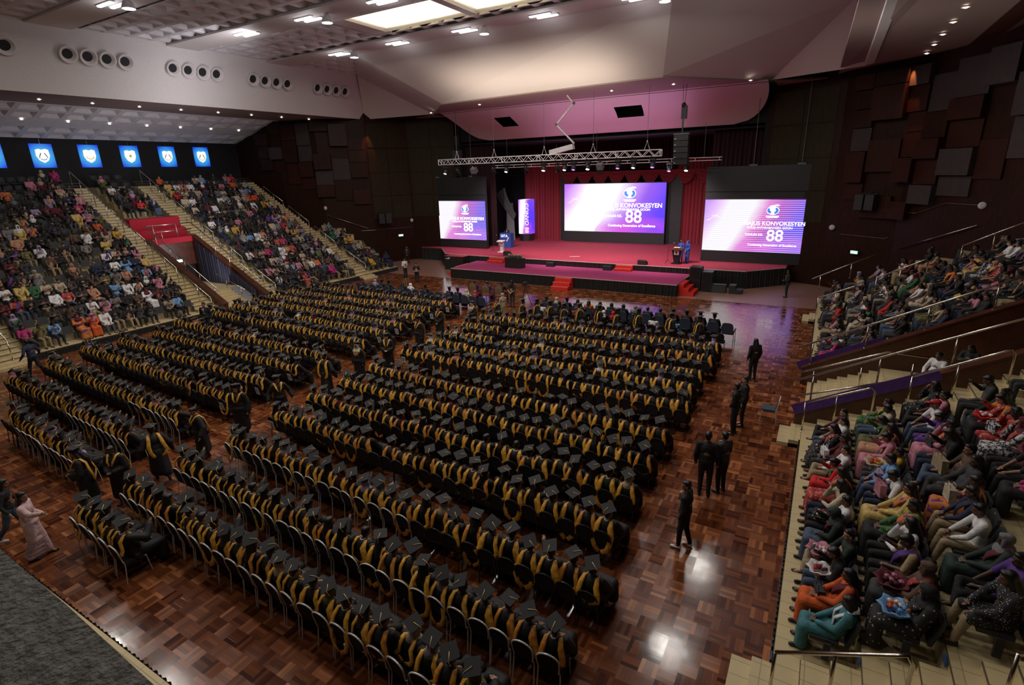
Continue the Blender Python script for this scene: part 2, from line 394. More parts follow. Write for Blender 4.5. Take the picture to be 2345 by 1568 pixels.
vr = vomitory('right', 17.6, 22.2, 9.5, 5.75, 1)
def exit_sign(loc, rz, label, wd=.5):
    t = tag(empty('exit_sign', loc, rz), label, 'sign', 'lit exit signs')
    m = MB(); m.box(-wd / 2, -.04, -.11, wd / 2, .04, .11); m.build('housing', 'grey', t)
    m = MB(); m.box(-wd / 2 + .02, -.05, -.09, wd / 2 - .02, -.04, .09); m.build('lit_face', 'exit', t)
    m = MB(); m.tube([(0, 0, .11), (0, 0, .3)], .012, 6); m.build('hanger', 'steel', t)
exit_sign((-39.7, 20.9, 2.75), PI / 2, 'lit green exit sign in left stand stairwell under red landing', .7)
exit_sign((-36.0, 40.4, 2.5), 1.1, 'lit green exit sign above dark doorway beside left stand')
exit_sign((1.8, 40.1, 2.6), -.65, 'lit green exit sign above doorway beside right stand')
# red landing over left vomitory
m = MB(); m.box(-41.0, 19.3, 4.0, -39.9, 22.7, 4.38); m.box(-41.6, 19.3, 4.0, -41.0, 22.7, 4.95); m.box(-42.5, 19.3, 4.0, -41.6, 22.7, 5.72)
struct(m.build('trim_3', 'redcarpet2'), 'crimson carpeted landing over left stairwell')

# walls
PL = [(-31.3, 46), (-31.3, 43.7), (-35.5, 41.8), (-37.2, 38.2), (-40, 35), (-43, 33.3), (-48.6, 33.0)]
PR = [(-4.3, 46), (-4.3, 43.7), (.1, 41.8), (3.6, 39), (5.9, 35.8), (7.8, 32.9), (10, 31.4), (13, 31)]
def polywall(name, P, z1, depth, mt):
    m = MB()
    for (a, c) in zip(P, P[1:]):
        d = Vector((c[0] - a[0], c[1] - a[1], 0)).normalized(); nn = Vector((-d.y, d.x, 0)) * depth
        m.slab([(a[0], a[1], 0), (c[0], c[1], 0), (c[0], c[1], z1), (a[0], a[1], z1)], nn)
    return struct(m.build(name, mt))
wl = polywall('wall_left', PL, 15, -.3, 'woodwall'); wr = polywall('wall_right', PR, 16, .3, 'woodwall')
m = MB(); m.box(-48.9, 4, 0, -48.5, 33.2, 13.2); struct(m.build('wall_banner', 'black'))
m = MB(); m.box(-50, -9.3, 0, 16, -9, 17); struct(m.build('wall_back', 'woodwall'))
m = MB(); m.box(13, -9, 0, 13.3, 31.2, 16); struct(m.build('wall_far_right', 'woodwall'))
def wallblock(P, wall, s0, s1, z0, z1, dep, mt, inward):
    def pt(s):
        for (a, c) in zip(P, P[1:]):
            L = math.hypot(c[0] - a[0], c[1] - a[1])
            if s <= L: return Vector((a[0] + (c[0] - a[0]) * s / L, a[1] + (c[1] - a[1]) * s / L, 0)), Vector((c[0] - a[0], c[1] - a[1], 0)) / L
            s -= L
        return Vector((*P[-1], 0)), Vector((1, 0, 0))
    (a, d0), (c, d1) = pt(s0), pt(s1); d = (c - a).normalized(); nn = Vector((-d.y, d.x, 0)) * inward * dep
    m = MB(); m.slab([(a.x, a.y, z0), (c.x, c.y, z0), (c.x, c.y, z1), (a.x, a.y, z1)], nn); o = m.build('wall_block', mt, wall); return o
rw = random.Random(11)
for (P, wall, inw, smax, s00) in ((PL, wl, 1, 22, 11.0), (PR, wr, -1, 19.5, 8.0)):
    # olive-tinted flat panels beside the screens, brown blocks farther out
    for zz in (4.2, 6.3, 8.4, 10.6):
        for (sa, sb) in ((2.6, 4.6), (4.65, 6.7), (6.95, 8.9), (8.95, 10.8))[:4 if inw > 0 else 2]: wallblock(P, wall, sa, sb, zz, zz + 2.05, .03, 'olive', inw)
    s = s00
    while s < smax - 1.5:
        wd = rw.choice((1.2, 1.5, 1.9)); z = 4.6 + rw.random() * 1.2 + max(0, (s - 11) * .42)
        while z < 12.4:
            h = rw.choice((1.0, 1.3, 1.8)); r_ = rw.random()
            if r_ < .72: wallblock(P, wall, s, s + wd, z, min(z + h, 12.9), rw.choice((.12, .25, .4, .55)), 'greyblock' if r_ < (.13 if inw < 0 else .07) else ('woodblock' if r_ < .56 else 'woodwall'), inw)
            z += h + .04
        s += wd + .04
# ceiling with coffers
CZ = 16.2
m = MB(); cs = 1.2
x = -37.2
def coffer(m, x0, x1, y0, y1, z, d, rot):
    q = .14; a = [(x0, y0, z), (x1, y0, z), (x1, y1, z), (x0, y1, z)]
    i = [(x0 + q, y0 + q, z), (x1 - q, y0 + q, z), (x1 - q, y1 - q, z), (x0 + q, y1 - q, z)]
    cx, cy = (x0 + x1) / 2 + rot * .22, (y0 + y1) / 2; k = .12
    t = [(cx - k, cy - k, z + d), (cx + k, cy - k, z + d), (cx + k, cy + k, z + d), (cx - k, cy + k, z + d)]
    m.add(a + i + t, [(3 - 0, 2, 6, 7), (2, 1, 5, 6), (1, 0, 4, 5), (0, 3, 7, 4), (7, 6, 10, 11), (6, 5, 9, 10), (5, 4, 8, 9), (4, 7, 11, 8), (11, 10, 9, 8)])
SK = [(-24.0, -18.1), (-17.6, -11.7)]
y = -8.4; row = 0
while y < 37:
    x = -37.2
    while x < .6:
        strip = any(abs(y + cs / 2 - (ly)) < .95 for ly in LAMP_Y)
        sky = 23.7 < y + cs / 2 < 27.3 and -24.6 < x + cs / 2 < -11.2
        if not strip and not sky: coffer(m, x, x + cs, y, y + cs, CZ, .3, 1 if (int((x + 40) / cs) + row) % 2 else -1)
        x += cs
    y += cs; row += 1
ceil_ = struct(m.build('ceiling', 'coffer'))
m = MB(); m.box(-37.5, -9, CZ + .45, 1, 38, CZ + .6)
m = MB()
m.box(-37.5, -9, CZ + 1.6, 1, 38, CZ + 1.7)
for (a, c) in ((-37.3, -24.0), (-18.1, -17.6), (-11.7, .5)):
    if c - a < 2: m.box(a, 23.6, CZ - .02, c, 27.4, CZ + .9)
m.box(-25.3, 23.2, CZ + .02, -24.0, 27.8, CZ + .9); m.box(-11.7, 23.2, CZ + .02, -10.4, 27.8, CZ + .9)
for ly in LAMP_Y: m.box(-37.3, ly - 1.0, CZ - .12, .6, ly + 1.0, CZ - .02)
m.build('lamp_strip', 'smooth', ceil_)
m = MB()
for (a, c) in SK:
    for z_ in (0,):
        m.add([(a, 23.7, CZ), (c, 23.7, CZ), (c, 27.3, CZ), (a, 27.3, CZ), (a + .4, 24.1, CZ + .9), (c - .4, 24.1, CZ + .9), (c - .4, 26.9, CZ + .9), (a + .4, 26.9, CZ + .9)], [(0, 1, 5, 4), (1, 2, 6, 5), (2, 3, 7, 6), (3, 0, 4, 7)])
m.build('roof_light_well', 'smooth', ceil_)
for i, (a, c) in enumerate(SK):
    m = MB(); m.box(a + .15, 23.85, CZ + .16, c - .15, 27.15, CZ + .2); struct(m.build('window_%d' % (i + 1), 'skyl'), 'glowing rectangular roof light')
# folded plaster over the stage
A, B_, L_, Rr = (-26.5, 35.6, 13.2), (-9.4, 34.5, 13.2), (-31.6, 41.2, 13.2), (-4.2, 41.0, 13.2)
Dt, Ct, Lt, Rt = (-29.6, 30.0, 16.15), (-7.9, 30.0, 16.15), (-35.8, 36.6, 16.15), (-.1, 36.4, 16.15)
Lf, Rf = (-37.4, 38.6, 13.0), (.8, 39.0, 13.2)
m = MB(); m.poly([A, B_, Ct, Dt]); m.poly([L_, A, Dt, Lt]); m.poly([B_, Rr, Rt, Ct]); m.poly([Lf, L_, Lt]); m.poly([Rr, Rf, Rt])
m.poly([Dt, Ct, (-7.9, 29, 16.15), (-29.6, 29, 16.15)])
struct(m.build('trim_4', 'smooth'), 'folded pale plaster hood above the stage')
m = MB(); m.slab([(-39, 44, 13.22), L_[:2] + (13.22,), A[:2] + (13.22,), B_[:2] + (13.22,), Rr[:2] + (13.22,), (3, 44, 13.22)], (0, 0, -.1))
struct(m.build('trim_5', 'soffit'), 'brown flat soffit behind the plaster hood')
# fascias with portholes
m = MB(); m.slab([(-38.5, -6, 12.9), (-37.4, 38.8, 13.0), (-35.9, 36.6, 16.3), (-37.1, -6, 16.3)], (-.4, 0, .1)); fl_ = struct(m.build('trim_6', 'plaster'), 'sloping white fascia with round portholes, left side')
m = MB(); m.slab([(.9, -6, 13.2), (.8, 39.0, 13.2), (-.1, 36.4, 16.3), (-.2, -6, 16.3)], (.4, 0, .1)); struct(m.build('trim_7', 'plaster'), 'white fascia, right side')
def xfas(y, z): t = (z - 12.95) / 3.35; return -38.5 + .0245 * (y + 6) + t * (1.4 + .003 * (y + 6)) + .04
for gi, (g0, n_) in enumerate(((10.65, 4), (16.14, 4), (21.69, 4), (27.21, 4), (32.83, 4))):
    for i in range(n_):
        yy = g0 + i * .945; zz = 14.95
        t = tag(empty('porthole', (xfas(yy, zz) + .02, yy, zz)), '%s porthole of the %s group from camera on left fascia' % (['leftmost', 'second', 'third', 'rightmost'][i], ordn(gi + 1) if gi else 'nearest'), 'porthole', 'round portholes in fours')
        t.rotation_euler = (0, .39, 0)
        mx = Matrix.Rotation(PI / 2, 4, 'Y')
        q = MB(); prof = [(.43, -.08), (.455, .16), (.43, .2), (.37, .17), (.25, .0)]
        q.lathe([(r, z) for r, z in prof], 20, mx=mx); q.f = q.f[:-2]; q.m = q.m[:-2]; q.build('rim', 'smooth', t, smooth=True)
        q = MB(); q.lathe([(.26, 0.012), (.001, .018)], 20, mx=mx); q.build('dark_hole', 'black', t)
# side soffits
m = MB(); m.slab([(-38.5, -6, 12.95), (-42.6, -6, 12.95), (-42.6, 38, 12.95), (-37.4, 39.5, 13.02)], (0, 0, .15)); struct(m.build('trim_8', 'soffit'), 'flat brown soffit strip with downlights, left side')
m = MB()
for i in range(5):
    for j in range(-2, 27):
        x0 = -42.6 - i * 1.2; z0 = 12.95 - i * .33; y0 = j * 1.45 - .5
        if i == 2: m.add([(x0, y0, z0), (x0, y0 + 1.45, z0), (x0 - 1.2, y0 + 1.45, z0 - .33), (x0 - 1.2, y0, z0 - .33)], [(0, 1, 2, 3)]); continue
        q = .16; P_ = lambda x, y, z: (x, y, z)
        a = [(x0, y0, z0), (x0, y0 + 1.45, z0), (x0 - 1.2, y0 + 1.45, z0 - .33), (x0 - 1.2, y0, z0 - .33)]
        ii = [(x0 - q, y0 + q, z0 - .045), (x0 - q, y0 + 1.45 - q, z0 - .045), (x0 - 1.2 + q, y0 + 1.45 - q, z0 - .285), (x0 - 1.2 + q, y0 + q, z0 - .285)]
        tt = [(x0 - .35, y0 + .35, z0 + .1), (x0 - .35, y0 + 1.1, z0 + .1), (x0 - .85, y0 + 1.1, z0 - .05), (x0 - .85, y0 + .35, z0 - .05)]
        m.add(a + ii + tt, [(0, 1, 5, 4), (1, 2, 6, 5), (2, 3, 7, 6), (3, 0, 4, 7), (4, 5, 9, 8), (5, 6, 10, 9), (6, 7, 11, 10), (7, 4, 8, 11), (8, 9, 10, 11)])
struct(m.build('ceiling_left_slope', 'coffer'))
m = MB(); m.slab([(.85, -6, 13.25), (5, -6, 13.25), (5, 38.2, 13.4), (.1, 42.3, 13.4), (-.5, 42.3, 13.3)], (0, 0, .15)); struct(m.build('trim_9', 'soffit'), 'flat brown soffit strip with downlights, right side')
m = MB(); m.slab([(5, -6, 13.25), (6.0, -6, 13.3), (6.0, 37, 13.5), (5, 38.2, 13.4)], (0, 0, .12)); struct(m.build('trim_10', 'parapet'), 'dark red beam along right soffit')
m = MB(); m.slab([(6.0, -6, 13.3), (13.2, -6, 15.4), (13.2, 34, 16.0), (6.0, 37, 13.5)], (0, 0, .12)); struct(m.build('ceiling_right_slope', 'soffit'))
# canopy
cv = [(-30.0, 40.2, 13.15)]
def can(u, v):  # u across, v down
    return (-30.2 + 25.9 * u, 40.1 + 4.2 * v + .5 * math.sin(PI * v), 13.15 - 2.25 * v ** 1.25)
m = MB(); nu, nv = 48, 14; idx = {}
vs = []; fs = []
for j in range(nv + 1):
    v = j / nv; ins = .095 * (1 - math.sqrt(max(0, 1 - max(0, (v - .1) / .9) ** 2.2)))
    for i in range(nu + 1): vs.append(can(ins + (1 - 2 * ins) * i / nu, v))
for j in range(nv):
    for i in range(nu):
        a = j * (nu + 1) + i
        if j in (5, 6, 7, 8) and (i in (8, 9, 10) or i in (28, 29, 30, 31)): continue
        fs.append((a, a + 1, a + nu + 2, a + nu + 1))
m.add(vs, fs); can_o = struct(m.build('trim_11', 'canopy', smooth=True), 'pale rounded canopy over the stage front, lit pink')
m = MB(); m.box(-31, 44.4, 10.9, -4, 44.6, 13.3); m.box(-31, 40.5, 13.05, -4, 44.5, 13.12); m.box(-31.2, 44.4, 10.6, -4, 53, 10.7); m.build('dark_void', 'black', can_o)
# proscenium legs, stage box
m = MB(); m.box(-31.3, 44.2, 0, -31.0, 53, 13); m.box(-4.6, 44.2, 0, -4.3, 53, 13); m.box(-31.3, 52.6, 0, -4.3, 52.9, 13); struct(m.build('wall_stage', 'black'))
# granite ledge at the camera
m = MB(); m.slab([(-7, -1.5, 7.3), (2, -1.5, 7.3), (2, .262, 7.3), (-.7, .268, 7.3), (-1.22, .285, 7.3), (-2.2, .30, 7.3), (-7, .31, 7.3)], (0, 0, -.5))
struct(m.build('trim_12', 'ledge'), 'grey granite balcony ledge')

# stage -----------------------------------------------------------
SZ, PZ = 1.2, .78
SP = [(-32.3, 42.0), (-29.7, 39.1), (-26.0, 38.95), (-4.3, 38.9), (-2.0, 41.3), (-2.0, 43.6), (-4.6, 43.6), (-4.6, 52.6), (-31, 52.6), (-31, 43.6), (-34.8, 43.6), (-34.8, 42.0)]
m = MB(); m.slab([(x, y, SZ) for x, y in SP], (0, 0, -.12)); st_ = tag(m.build('stage', 'carpet'), 'large main stage with red carpet and black pleated skirt', 'stage')
def skirt(pts, z0, z1, parent, amp=.035, per=.22, mt='skirt'):
    for a, c in zip(pts, pts[1:]):
        L = math.hypot(c[0] - a[0], c[1] - a[1]); q = MB(); q.wavy(0, L, z0, z1, amp, per, 0, 2, .6)
        o = q.build('skirt', mt, parent, (a[0], a[1], 0), math.atan2(c[1] - a[1], c[0] - a[0]), smooth=True)
skirt([(-34.8, 41.9), (-32.3, 41.9), (-29.7, 39.0), (-26, 38.85), (-4.3, 38.8), (-1.93, 41.25), (-1.93, 43.6)], 0, SZ - .05, st_)
q = MB(); q.tube([(x, y - .03, SZ - .02) for x, y in SP[:5]], .03, 6); q.build('edge_trim', 'trimw', st_)
PP = [(-25.9, 34.75), (-7.9, 34.75), (-7.9, 38.8), (-25.9, 38.8)]
m = MB(); m.slab([(x, y, PZ) for x, y in PP], (0, 0, -.1)); pf = tag(m.build('stage_platform', noisy('plum_carpet', (.30, .018, .10), (.44, .05, .17), 9, .9, .2, 60)), 'low front platform before the stage with plum red carpet', 'platform')
skirt([(-25.95, 38.8), (-25.95, 34.7), (-7.85, 34.7), (-7.85, 38.8)], 0, PZ - .04, pf)
q = MB(); q.tube([(-25.95, 38.7, PZ - .01), (-25.95, 34.7, PZ - .01), (-7.85, 34.7, PZ - .01), (-7.85, 38.7, PZ - .01)], .025, 6); q.build('edge_trim', 'trimw', pf)
def steps(name, loc, rz, wd, n, rise, run, label, strip=True):
    t = tag(empty(name, loc, rz), label, 'steps')
    q = MB()
    for i in range(n): q.box(-wd / 2, -run * (n - i), 0, wd / 2, -run * (n - i - 1), rise * (i + 1))
    q.build('treads', 'redstep', t)
    if strip:
        q = MB()
        for i in range(n):
            for j in range(9): x = -wd / 2 + wd * (j + .2) / 9; q.box(x, -run * (n - i) - .004, rise * (i + 1) - .03, x + wd * .06, -run * (n - i) + .03, rise * (i + 1) + .004)
        q.build('nosing_dashes', 'trimw', t)
steps('red_steps', (-15.8, 34.68, 0), 0, 1.3, 3, .25, .32, 'red carpeted steps with dashed nosing at front of low platform')
steps('red_steps', (-7.85, 36.0, 0), PI / 2, 1.6, 3, .25, .32, 'red carpeted steps at right end of low platform', False)
steps('red_steps', (-25.95, 36.6, 0), -PI / 2, 1.8, 3, .25, .32, 'orange red steps at left end of low platform', False)
steps('red_steps', (-23.9, 38.78, PZ), 0, 1.5, 2, .2, .3, 'red steps up to stage near flower table')
steps('red_steps', (-12.7, 38.78, PZ), 0, 1.3, 2, .2, .3, 'red steps up to stage right of two floor monitors')
# curtains
def drape(x0, x1, y, z0, z1, mt, label, per=.32, amp=.09):
    q = MB(); q.wavy(x0, x1, z0, z1, amp, per, y, 3); return tag(q.build('stage_curtain', mt, smooth=True), label, 'curtain')
drape(-27.9, -23.6, 51.3, SZ, 8.8, 'curtain', 'red velvet stage curtain left of the central screen')
drape(-12.2, -7.2, 51.3, SZ, 8.8, 'curtain', 'red velvet stage curtain right of the central screen')
drape(-30.8, -27.7, 45.0, SZ, 12.4, 'curtaind', 'dark maroon proscenium leg curtain, left side')
drape(-8.2, -4.6, 45.2, SZ, 12.4, 'curtaind', 'dark maroon proscenium leg curtain, right side')
drape(-28.5, -7, 51.6, 8.0, 12.5, 'curtaind', 'dark maroon border curtain high at stage back')
def swag(x0, x1, y, z, drop, i):
    q = MB(); nx, nz = 22, 16; vs = []; fs = []
    for k in range(nz + 1):
        v = k / nz
        for j in range(nx + 1):
            u = j / nx; sag = 4 * u * (1 - u)
            vs.append((x0 + (x1 - x0) * u, y - .12 * math.sin(v * PI * 7) * sag - .1 * sag, z - v * drop * (.12 + .88 * sag) - .0))
    for k in range(nz):
        for j in range(nx): a = k * (nx + 1) + j; fs.append((a, a + 1, a + nx + 2, a + nx + 1))
    q.add(vs, fs); return tag(q.build('curtain_swag', 'curtain', smooth=True), '%s red velvet swag from the left of the stage valance' % ordn(i), 'curtain swag', 'velvet swags over central screen')
for i in range(9): swag(-23.6 + 1.62 * i, -22.0 + 1.62 * i + .25, 50.9 - .03 * (i % 2), 7.9, 1.25, i + 1)
m = MB(); m.box(-23.7, 51.0, SZ, -23.2, 51.15, 8); m.box(-12.9, 51.0, SZ, -11.6, 51.15, 7.6); tag(m.build('backing_panel', 'speaker'), 'black backing panels flanking the central screen', 'panel')

# screens ---------------------------------------------------------
def screen_mat(name, stripes, seed):
    m = mat(name, (.0, .0, .0), .4); no, ln, b = nt(m)
    tc = N(m, 'ShaderNodeTexCoord'); s = N(m, 'ShaderNodeSeparateXYZ'); ln.new(tc.outputs['Object'], s.inputs[0])
    x, z = s.outputs[0], s.outputs[2]     # x,z in 0..1 panel units
    n = N(m, 'ShaderNodeTexNoise'); n.inputs['Scale'].default_value = 2.6; n.inputs['Detail'].default_value = 5; ln.new(tc.outputs['Object'], n.inputs[0])
    ns = math_(m, 'SUBTRACT', n.outputs['Fac'], .5)
    d = math_(m, 'ADD', math_(m, 'SUBTRACT', x, math_(m, 'MULTIPLY', z, .3)), math_(m, 'MULTIPLY', ns, .14))
    f = math_(m, 'DIVIDE', math_(m, 'ADD', d, .35), 1.35)
    bg = ramp(m, f, [(0.0, (.30, .12, .95)), (1.0, (.08, .04, .95)), (.08, (.55, .18, .92)), (.17, (.85, .55, 1)), (.25, (1, .98, 1)), (.47 if not stripes else .43, (1, 1, 1)), (.58 if not stripes else .52, (.62, .35, .92) if not stripes else (.75, .12, .6)), (.70 if not stripes else .62, (.30, .10, .85) if not stripes else (.42, .015, .5)), (.85 if not stripes else .78, (.12, .05, .95) if not stripes else (.07, .015, .8))])
    pk = N(m, 'ShaderNodeMixRGB'); ln.new(math_(m, 'MULTIPLY', math_(m, 'GREATER_THAN', f, .5), math_(m, 'MAXIMUM', math_(m, 'SUBTRACT', math_(m, 'ADD', .42, math_(m, 'MULTIPLY', ns, 1.6)), z), 0)), pk.inputs[0]); ln.new(bg, pk.inputs[1]); pk.inputs[2].default_value = (.85, .12, .75, 1); bg = pk.outputs[0]
    col = bg
    if stripes:
        wv = math_(m, 'SINE', math_(m, 'MULTIPLY', z, 2 * PI * 26))
        f = math_(m, 'MULTIPLY', math_(m, 'ADD', wv, 1), .28)
        mx = N(m, 'ShaderNodeMixRGB', blend_type='MIX'); ln.new(f, mx.inputs[0]); ln.new(bg, mx.inputs[1])
        bl = ramp(m, f, [(0, (.04, .01, .45)), (1, (.02, .01, .7)), (.14, (.35, .15, .8)), (.25, (.92, .88, 1)), (.47, (1, 1, 1)), (.6, (.25, .04, .5)), (.75, (.12, .0, .4))]); ln.new(bl, mx.inputs[2]); col = mx.outputs[0]
    ln.new(col, b.inputs['Emission Color']); b.inputs['Emission Strength'].default_value = 1.05; return m
def logo(parent, cx, cz, sc):
    def sh(name, pts, mt, off, thick=.0):
        q = MB(); q.slab([(cx + px * sc, -.03 - off, cz + pz * sc) for px, pz in pts], (0, .01, 0)); return q.build(name, mt, parent)
    def arc(c, rx, rz, a0, a1, n=14): return [(c[0] + rx * math.cos(a0 + (a1 - a0) * i / n), c[1] + rz * math.sin(a0 + (a1 - a0) * i / n)) for i in range(n + 1)]
    sh('logo_body', arc((.0, -.02), .6, .44, 0, 2 * PI, 26), 'txt', 0)
    sh('logo_left_wing', arc((-.02, 0), .52, .36, PI * .82, PI * 1.38) + arc((-.02, .06), .28, .2, PI * 1.38, PI * .82), 'txtblue', .012)
    sh('logo_right_wing', arc((.05, -.03), .48, .36, -PI * .42, PI * .34) + arc((.08, -.02), .2, .14, PI * .34, -PI * .42), 'txtblue', .012)
    sh('logo_crest', [(-.42, .36), (-.1, .52), (.35, .60), (.62, .52), (.5, .42), (.1, .44), (-.42, .36)][:-1], 'txt', .0)
    sh('logo_crest_line', [(-.25, .42), (.0, .5), (.3, .53), (.05, .47)], 'txtblue', .012)
    sh('logo_bar', [(-.62, -.66), (.62, -.66), (.62, -.56), (-.62, -.56)], 'txt', 0); sh('logo_bar', [(-.5, -.78), (.5, -.78), (.5, -.7), (-.5, -.7)], 'txt', 0)
def screen(name, x0, x1, y, z0, z1, zb, zt, stripes, label):
    t = tag(empty(name, ((x0 + x1) / 2, y, zb)), label, 'screen'); W = x1 - x0; H = z1 - z0; cx = 0
    m = MB(); m.box(-W / 2 - .05, .06, 0, W / 2 + .05, .35, zt - zb)
    m.box(-W / 2 - .05, -.0, 0, W / 2 + .05, .06, z0 - zb - .04)
    if zt > z1 + .3: m.box(-W / 2 - .05, -.02, z1 - zb + .55, W / 2 + .05, .06, zt - zb)
    m.build('housing', 'speaker', t)
    m = MB(); m.box(0, 0, 0, 1, .03, 1); p = m.build('display', screen_mat(name + '_picture', stripes, 1), t)
    p.location = (-W / 2, 0, z0 - zb); p.scale = (W, 1, H)
    q = W / 10.1
    logo(t, W * .167, z0 - zb + H * .80, q * 1.0)
    for (pa, pb, wd) in (((-.475, .60), (-.44, .61), .1), ((-.445, .61), (-.405, .67), .12), ((-.42, .70), (-.37, .68), .14), ((-.40, .66), (-.36, .72), .12), ((-.375, .69), (-.345, .66), .12)):
        m = MB(); m.bar((W * pa[0], -.03, z0 - zb + H * pa[1]), (W * pb[0], -.03, z0 - zb + H * pb[1]), .01, wd * q, (0, -1, 0)); m.build('calligraphy_stroke', 'txt', t)
    Z = lambda f: z0 - zb + H * f
    R90 = (PI / 2, 0, 0)
    text('title_text', 'MAJLIS KONVOKESYEN', q * .56, (W * .475, -.03, Z(.55)), R90, 'txt', t, 'RIGHT', .012, 1.0, q * .008)
    text('subtitle_text', 'KOLEJ ANTARABANGSA GOON', q * .30, (W * .365, -.03, Z(.47)), R90, 'txt', t, 'RIGHT', .01, 1.0, q * .005)
    text('year_text', 'TAHUN KE-', q * .34, (W * .10, -.03, Z(.335)), R90, 'txt', t, 'RIGHT', .01, 1, q * .005)
    text('number_text', '88', q * 1.62, (W * .21, -.03, Z(.315)), R90, 'txt', t, 'CENTER', .014, 1, q * .02)
    text('slogan_text', 'Continuing Generation of Excellence', q * .31, (W * .19, -.03, Z(.14)), R90, 'txt', t, 'CENTER', .01, 1, q * .005)
    return t
screen('led_screen', -22.95, -12.9, 50.3, 2.25, 6.77, SZ, 6.85, False, 'large central screen at stage back showing white and purple convocation slide')
screen('led_screen', -34.5, -27.65, 42.9, 2.0, 5.6, 1.25, 7.75, True, 'striped purple convocation screen hanging at left of the stage')
screen('led_screen', -7.93, -1.03, 42.4, 2.03, 5.72, SZ, 8.0, True, 'striped purple convocation screen hanging at right of the stage')
# LED column
t = tag(empty('led_column', (-27.1, 49.9, SZ)), 'tall narrow lit purple and white display column on stage left of central screen', 'display column')
m = MB(); m.lathe([(.78, 0), (.78, .7)], 8); m.build('plinth', 'speaker', t)
m = MB(); m.box(0, 0, 0, 1, 1, 1); p = m.build('display', screen_mat('column_picture', False, 2), t); p.location = (-.65, -.5, .7); p.scale = (1.3, 1.1, 3.45)
text('vertical_text', 'CONVO 88', .6, (.3, -.53, 2.3), (PI / 2, PI / 2, 0), 'txt', t)

m = MB(); vs = []
for j in range(9):
    u = j / 8; x = -29.3 + 1.6 * u ** 1.3
    for i in range(7): vs.append((x + .17 * (i - 3) * (1 - .7 * u), 48.5 + .08 * math.sin(i * 2.2), 6.3 - 2.7 * u + .1 * (i - 3)))
m.add(vs, [(j * 7 + i, j * 7 + i + 1, j * 7 + i + 8, j * 7 + i + 7) for j in range(8) for i in range(6)]); tag(m.build('stage_curtain', mat('grey_drape', (.10, .105, .11), .8), smooth=True), 'grey gathered drape swept aside behind left stage leg', 'curtain')
m = MB(); m.slab([(-29.4, 49.6, SZ), (-28.35, 49.6, SZ), (-28.55, 49.6, 5.0), (-29.3, 49.6, 5.0)], (0, .05, 0)); tag(m.build('stage_flat', mat('grey_flat', (.3, .31, .3), .7)), 'tall pale grey flat panel standing at left stage wing', 'panel')
# ================================================================ FIGURES
_dg = None
def remesh(mb, name, mats, voxel=.02, smooth=4, ratio=None, recolor=None):
    """fuses the limbs of one figure or garment into one continuous surface"""
    me = D.meshes.new('t'); me.from_pydata(mb.v, [], mb.f); o = D.objects.new('t', me); COL.objects.link(o)
    r = o.modifiers.new('r', 'REMESH'); r.mode = 'VOXEL'; r.voxel_size = voxel; r.use_smooth_shade = True
    s = o.modifiers.new('s', 'SMOOTH'); s.iterations = smooth; s.factor = .5
    if ratio: d = o.modifiers.new('d', 'DECIMATE'); d.ratio = ratio
    dg = bpy.context.evaluated_depsgraph_get(); e = o.evaluated_get(dg)
    out = D.meshes.new_from_object(e, depsgraph=dg); out.name = name
    D.objects.remove(o); D.meshes.remove(me)
    out.materials.clear()
    for q in (mats if isinstance(mats, (list, tuple)) else [mats]): out.materials.append(M[q] if isinstance(q, str) else q)
    out.polygons.foreach_set('use_smooth', [True] * len(out.polygons))
    if recolor:
        n = len(out.polygons); c = np.empty(n * 3); out.polygons.foreach_get('center', c); c = c.reshape(-1, 3)
        mi = np.zeros(n, int)
        for fn, k in recolor: mi[fn(c)] = k
        out.polygons.foreach_set('material_index', mi)
    return out
V = Vector
def lerp(a, b, t): return V(a).lerp(V(b), t)
def rotz(p, c, a): p = V(p) - V(c); return V((p.x * math.cos(a) - p.y * math.sin(a), p.x * math.sin(a) + p.y * math.cos(a), p.z)) + V(c)
class Pose: pass
def seated(lean=-.08, yaw=0, pitch=0, arms='lap', knees=.13, feet=0, cross=False):
    J = Pose(); J.seat = True; J.hip = V((0, -.02, .52)); J.chest = V((0, -.06 + lean, .86)); J.neck = V((0, -.05 + lean * 1.1, 1.045))
    J.head = V((math.sin(-yaw) * .02, -.005 + lean * 1.1 + pitch * .12, 1.172 - pitch * .05)); J.yaw = yaw; J.pitch = pitch
    J.sh = [V((s * .185, -.05 + lean, 1.0)) for s in (-1, 1)]
    J.hipj = [V((s * .09, 0, .5)) for s in (-1, 1)]; J.knee = [V((s * knees, .43, .5)) for s in (-1, 1)]
    J.ank = [V((s * knees, .44 + feet, .08)) for s in (-1, 1)]
    if cross: J.knee[1] = V((.03, .42, .62)); J.ank[1] = V((-.22, .52, .36))
    if arms == 'lap': J.el = [V((s * .25, .04 + lean * .5, .74)) for s in (-1, 1)]; J.ha = [V((s * .07, .26, .63)) for s in (-1, 1)]
    elif arms == 'cross': J.el = [V((s * .25, .06 + lean, .78)) for s in (-1, 1)]; J.ha = [V((-s * .10, .17 + lean, .82 + .03 * s)) for s in (-1, 1)]
    elif arms == 'phone': J.el = [V((-.24, .06, .76)), V((.25, .12, .84))]; J.ha = [V((-.05, .25, .65)), V((.10, .32, 1.02))]
    elif arms == 'knees': J.el = [V((s * .23, .12 + lean, .74)) for s in (-1, 1)]; J.ha = [V((s * .12, .36, .60)) for s in (-1, 1)]
    elif arms == 'chin': J.el = [V((-.22, .14, .72)), V((.2, .16, .74))]; J.ha = [V((.06, .22, .66)), V((.08, .13 + lean, 1.06))]
    return J
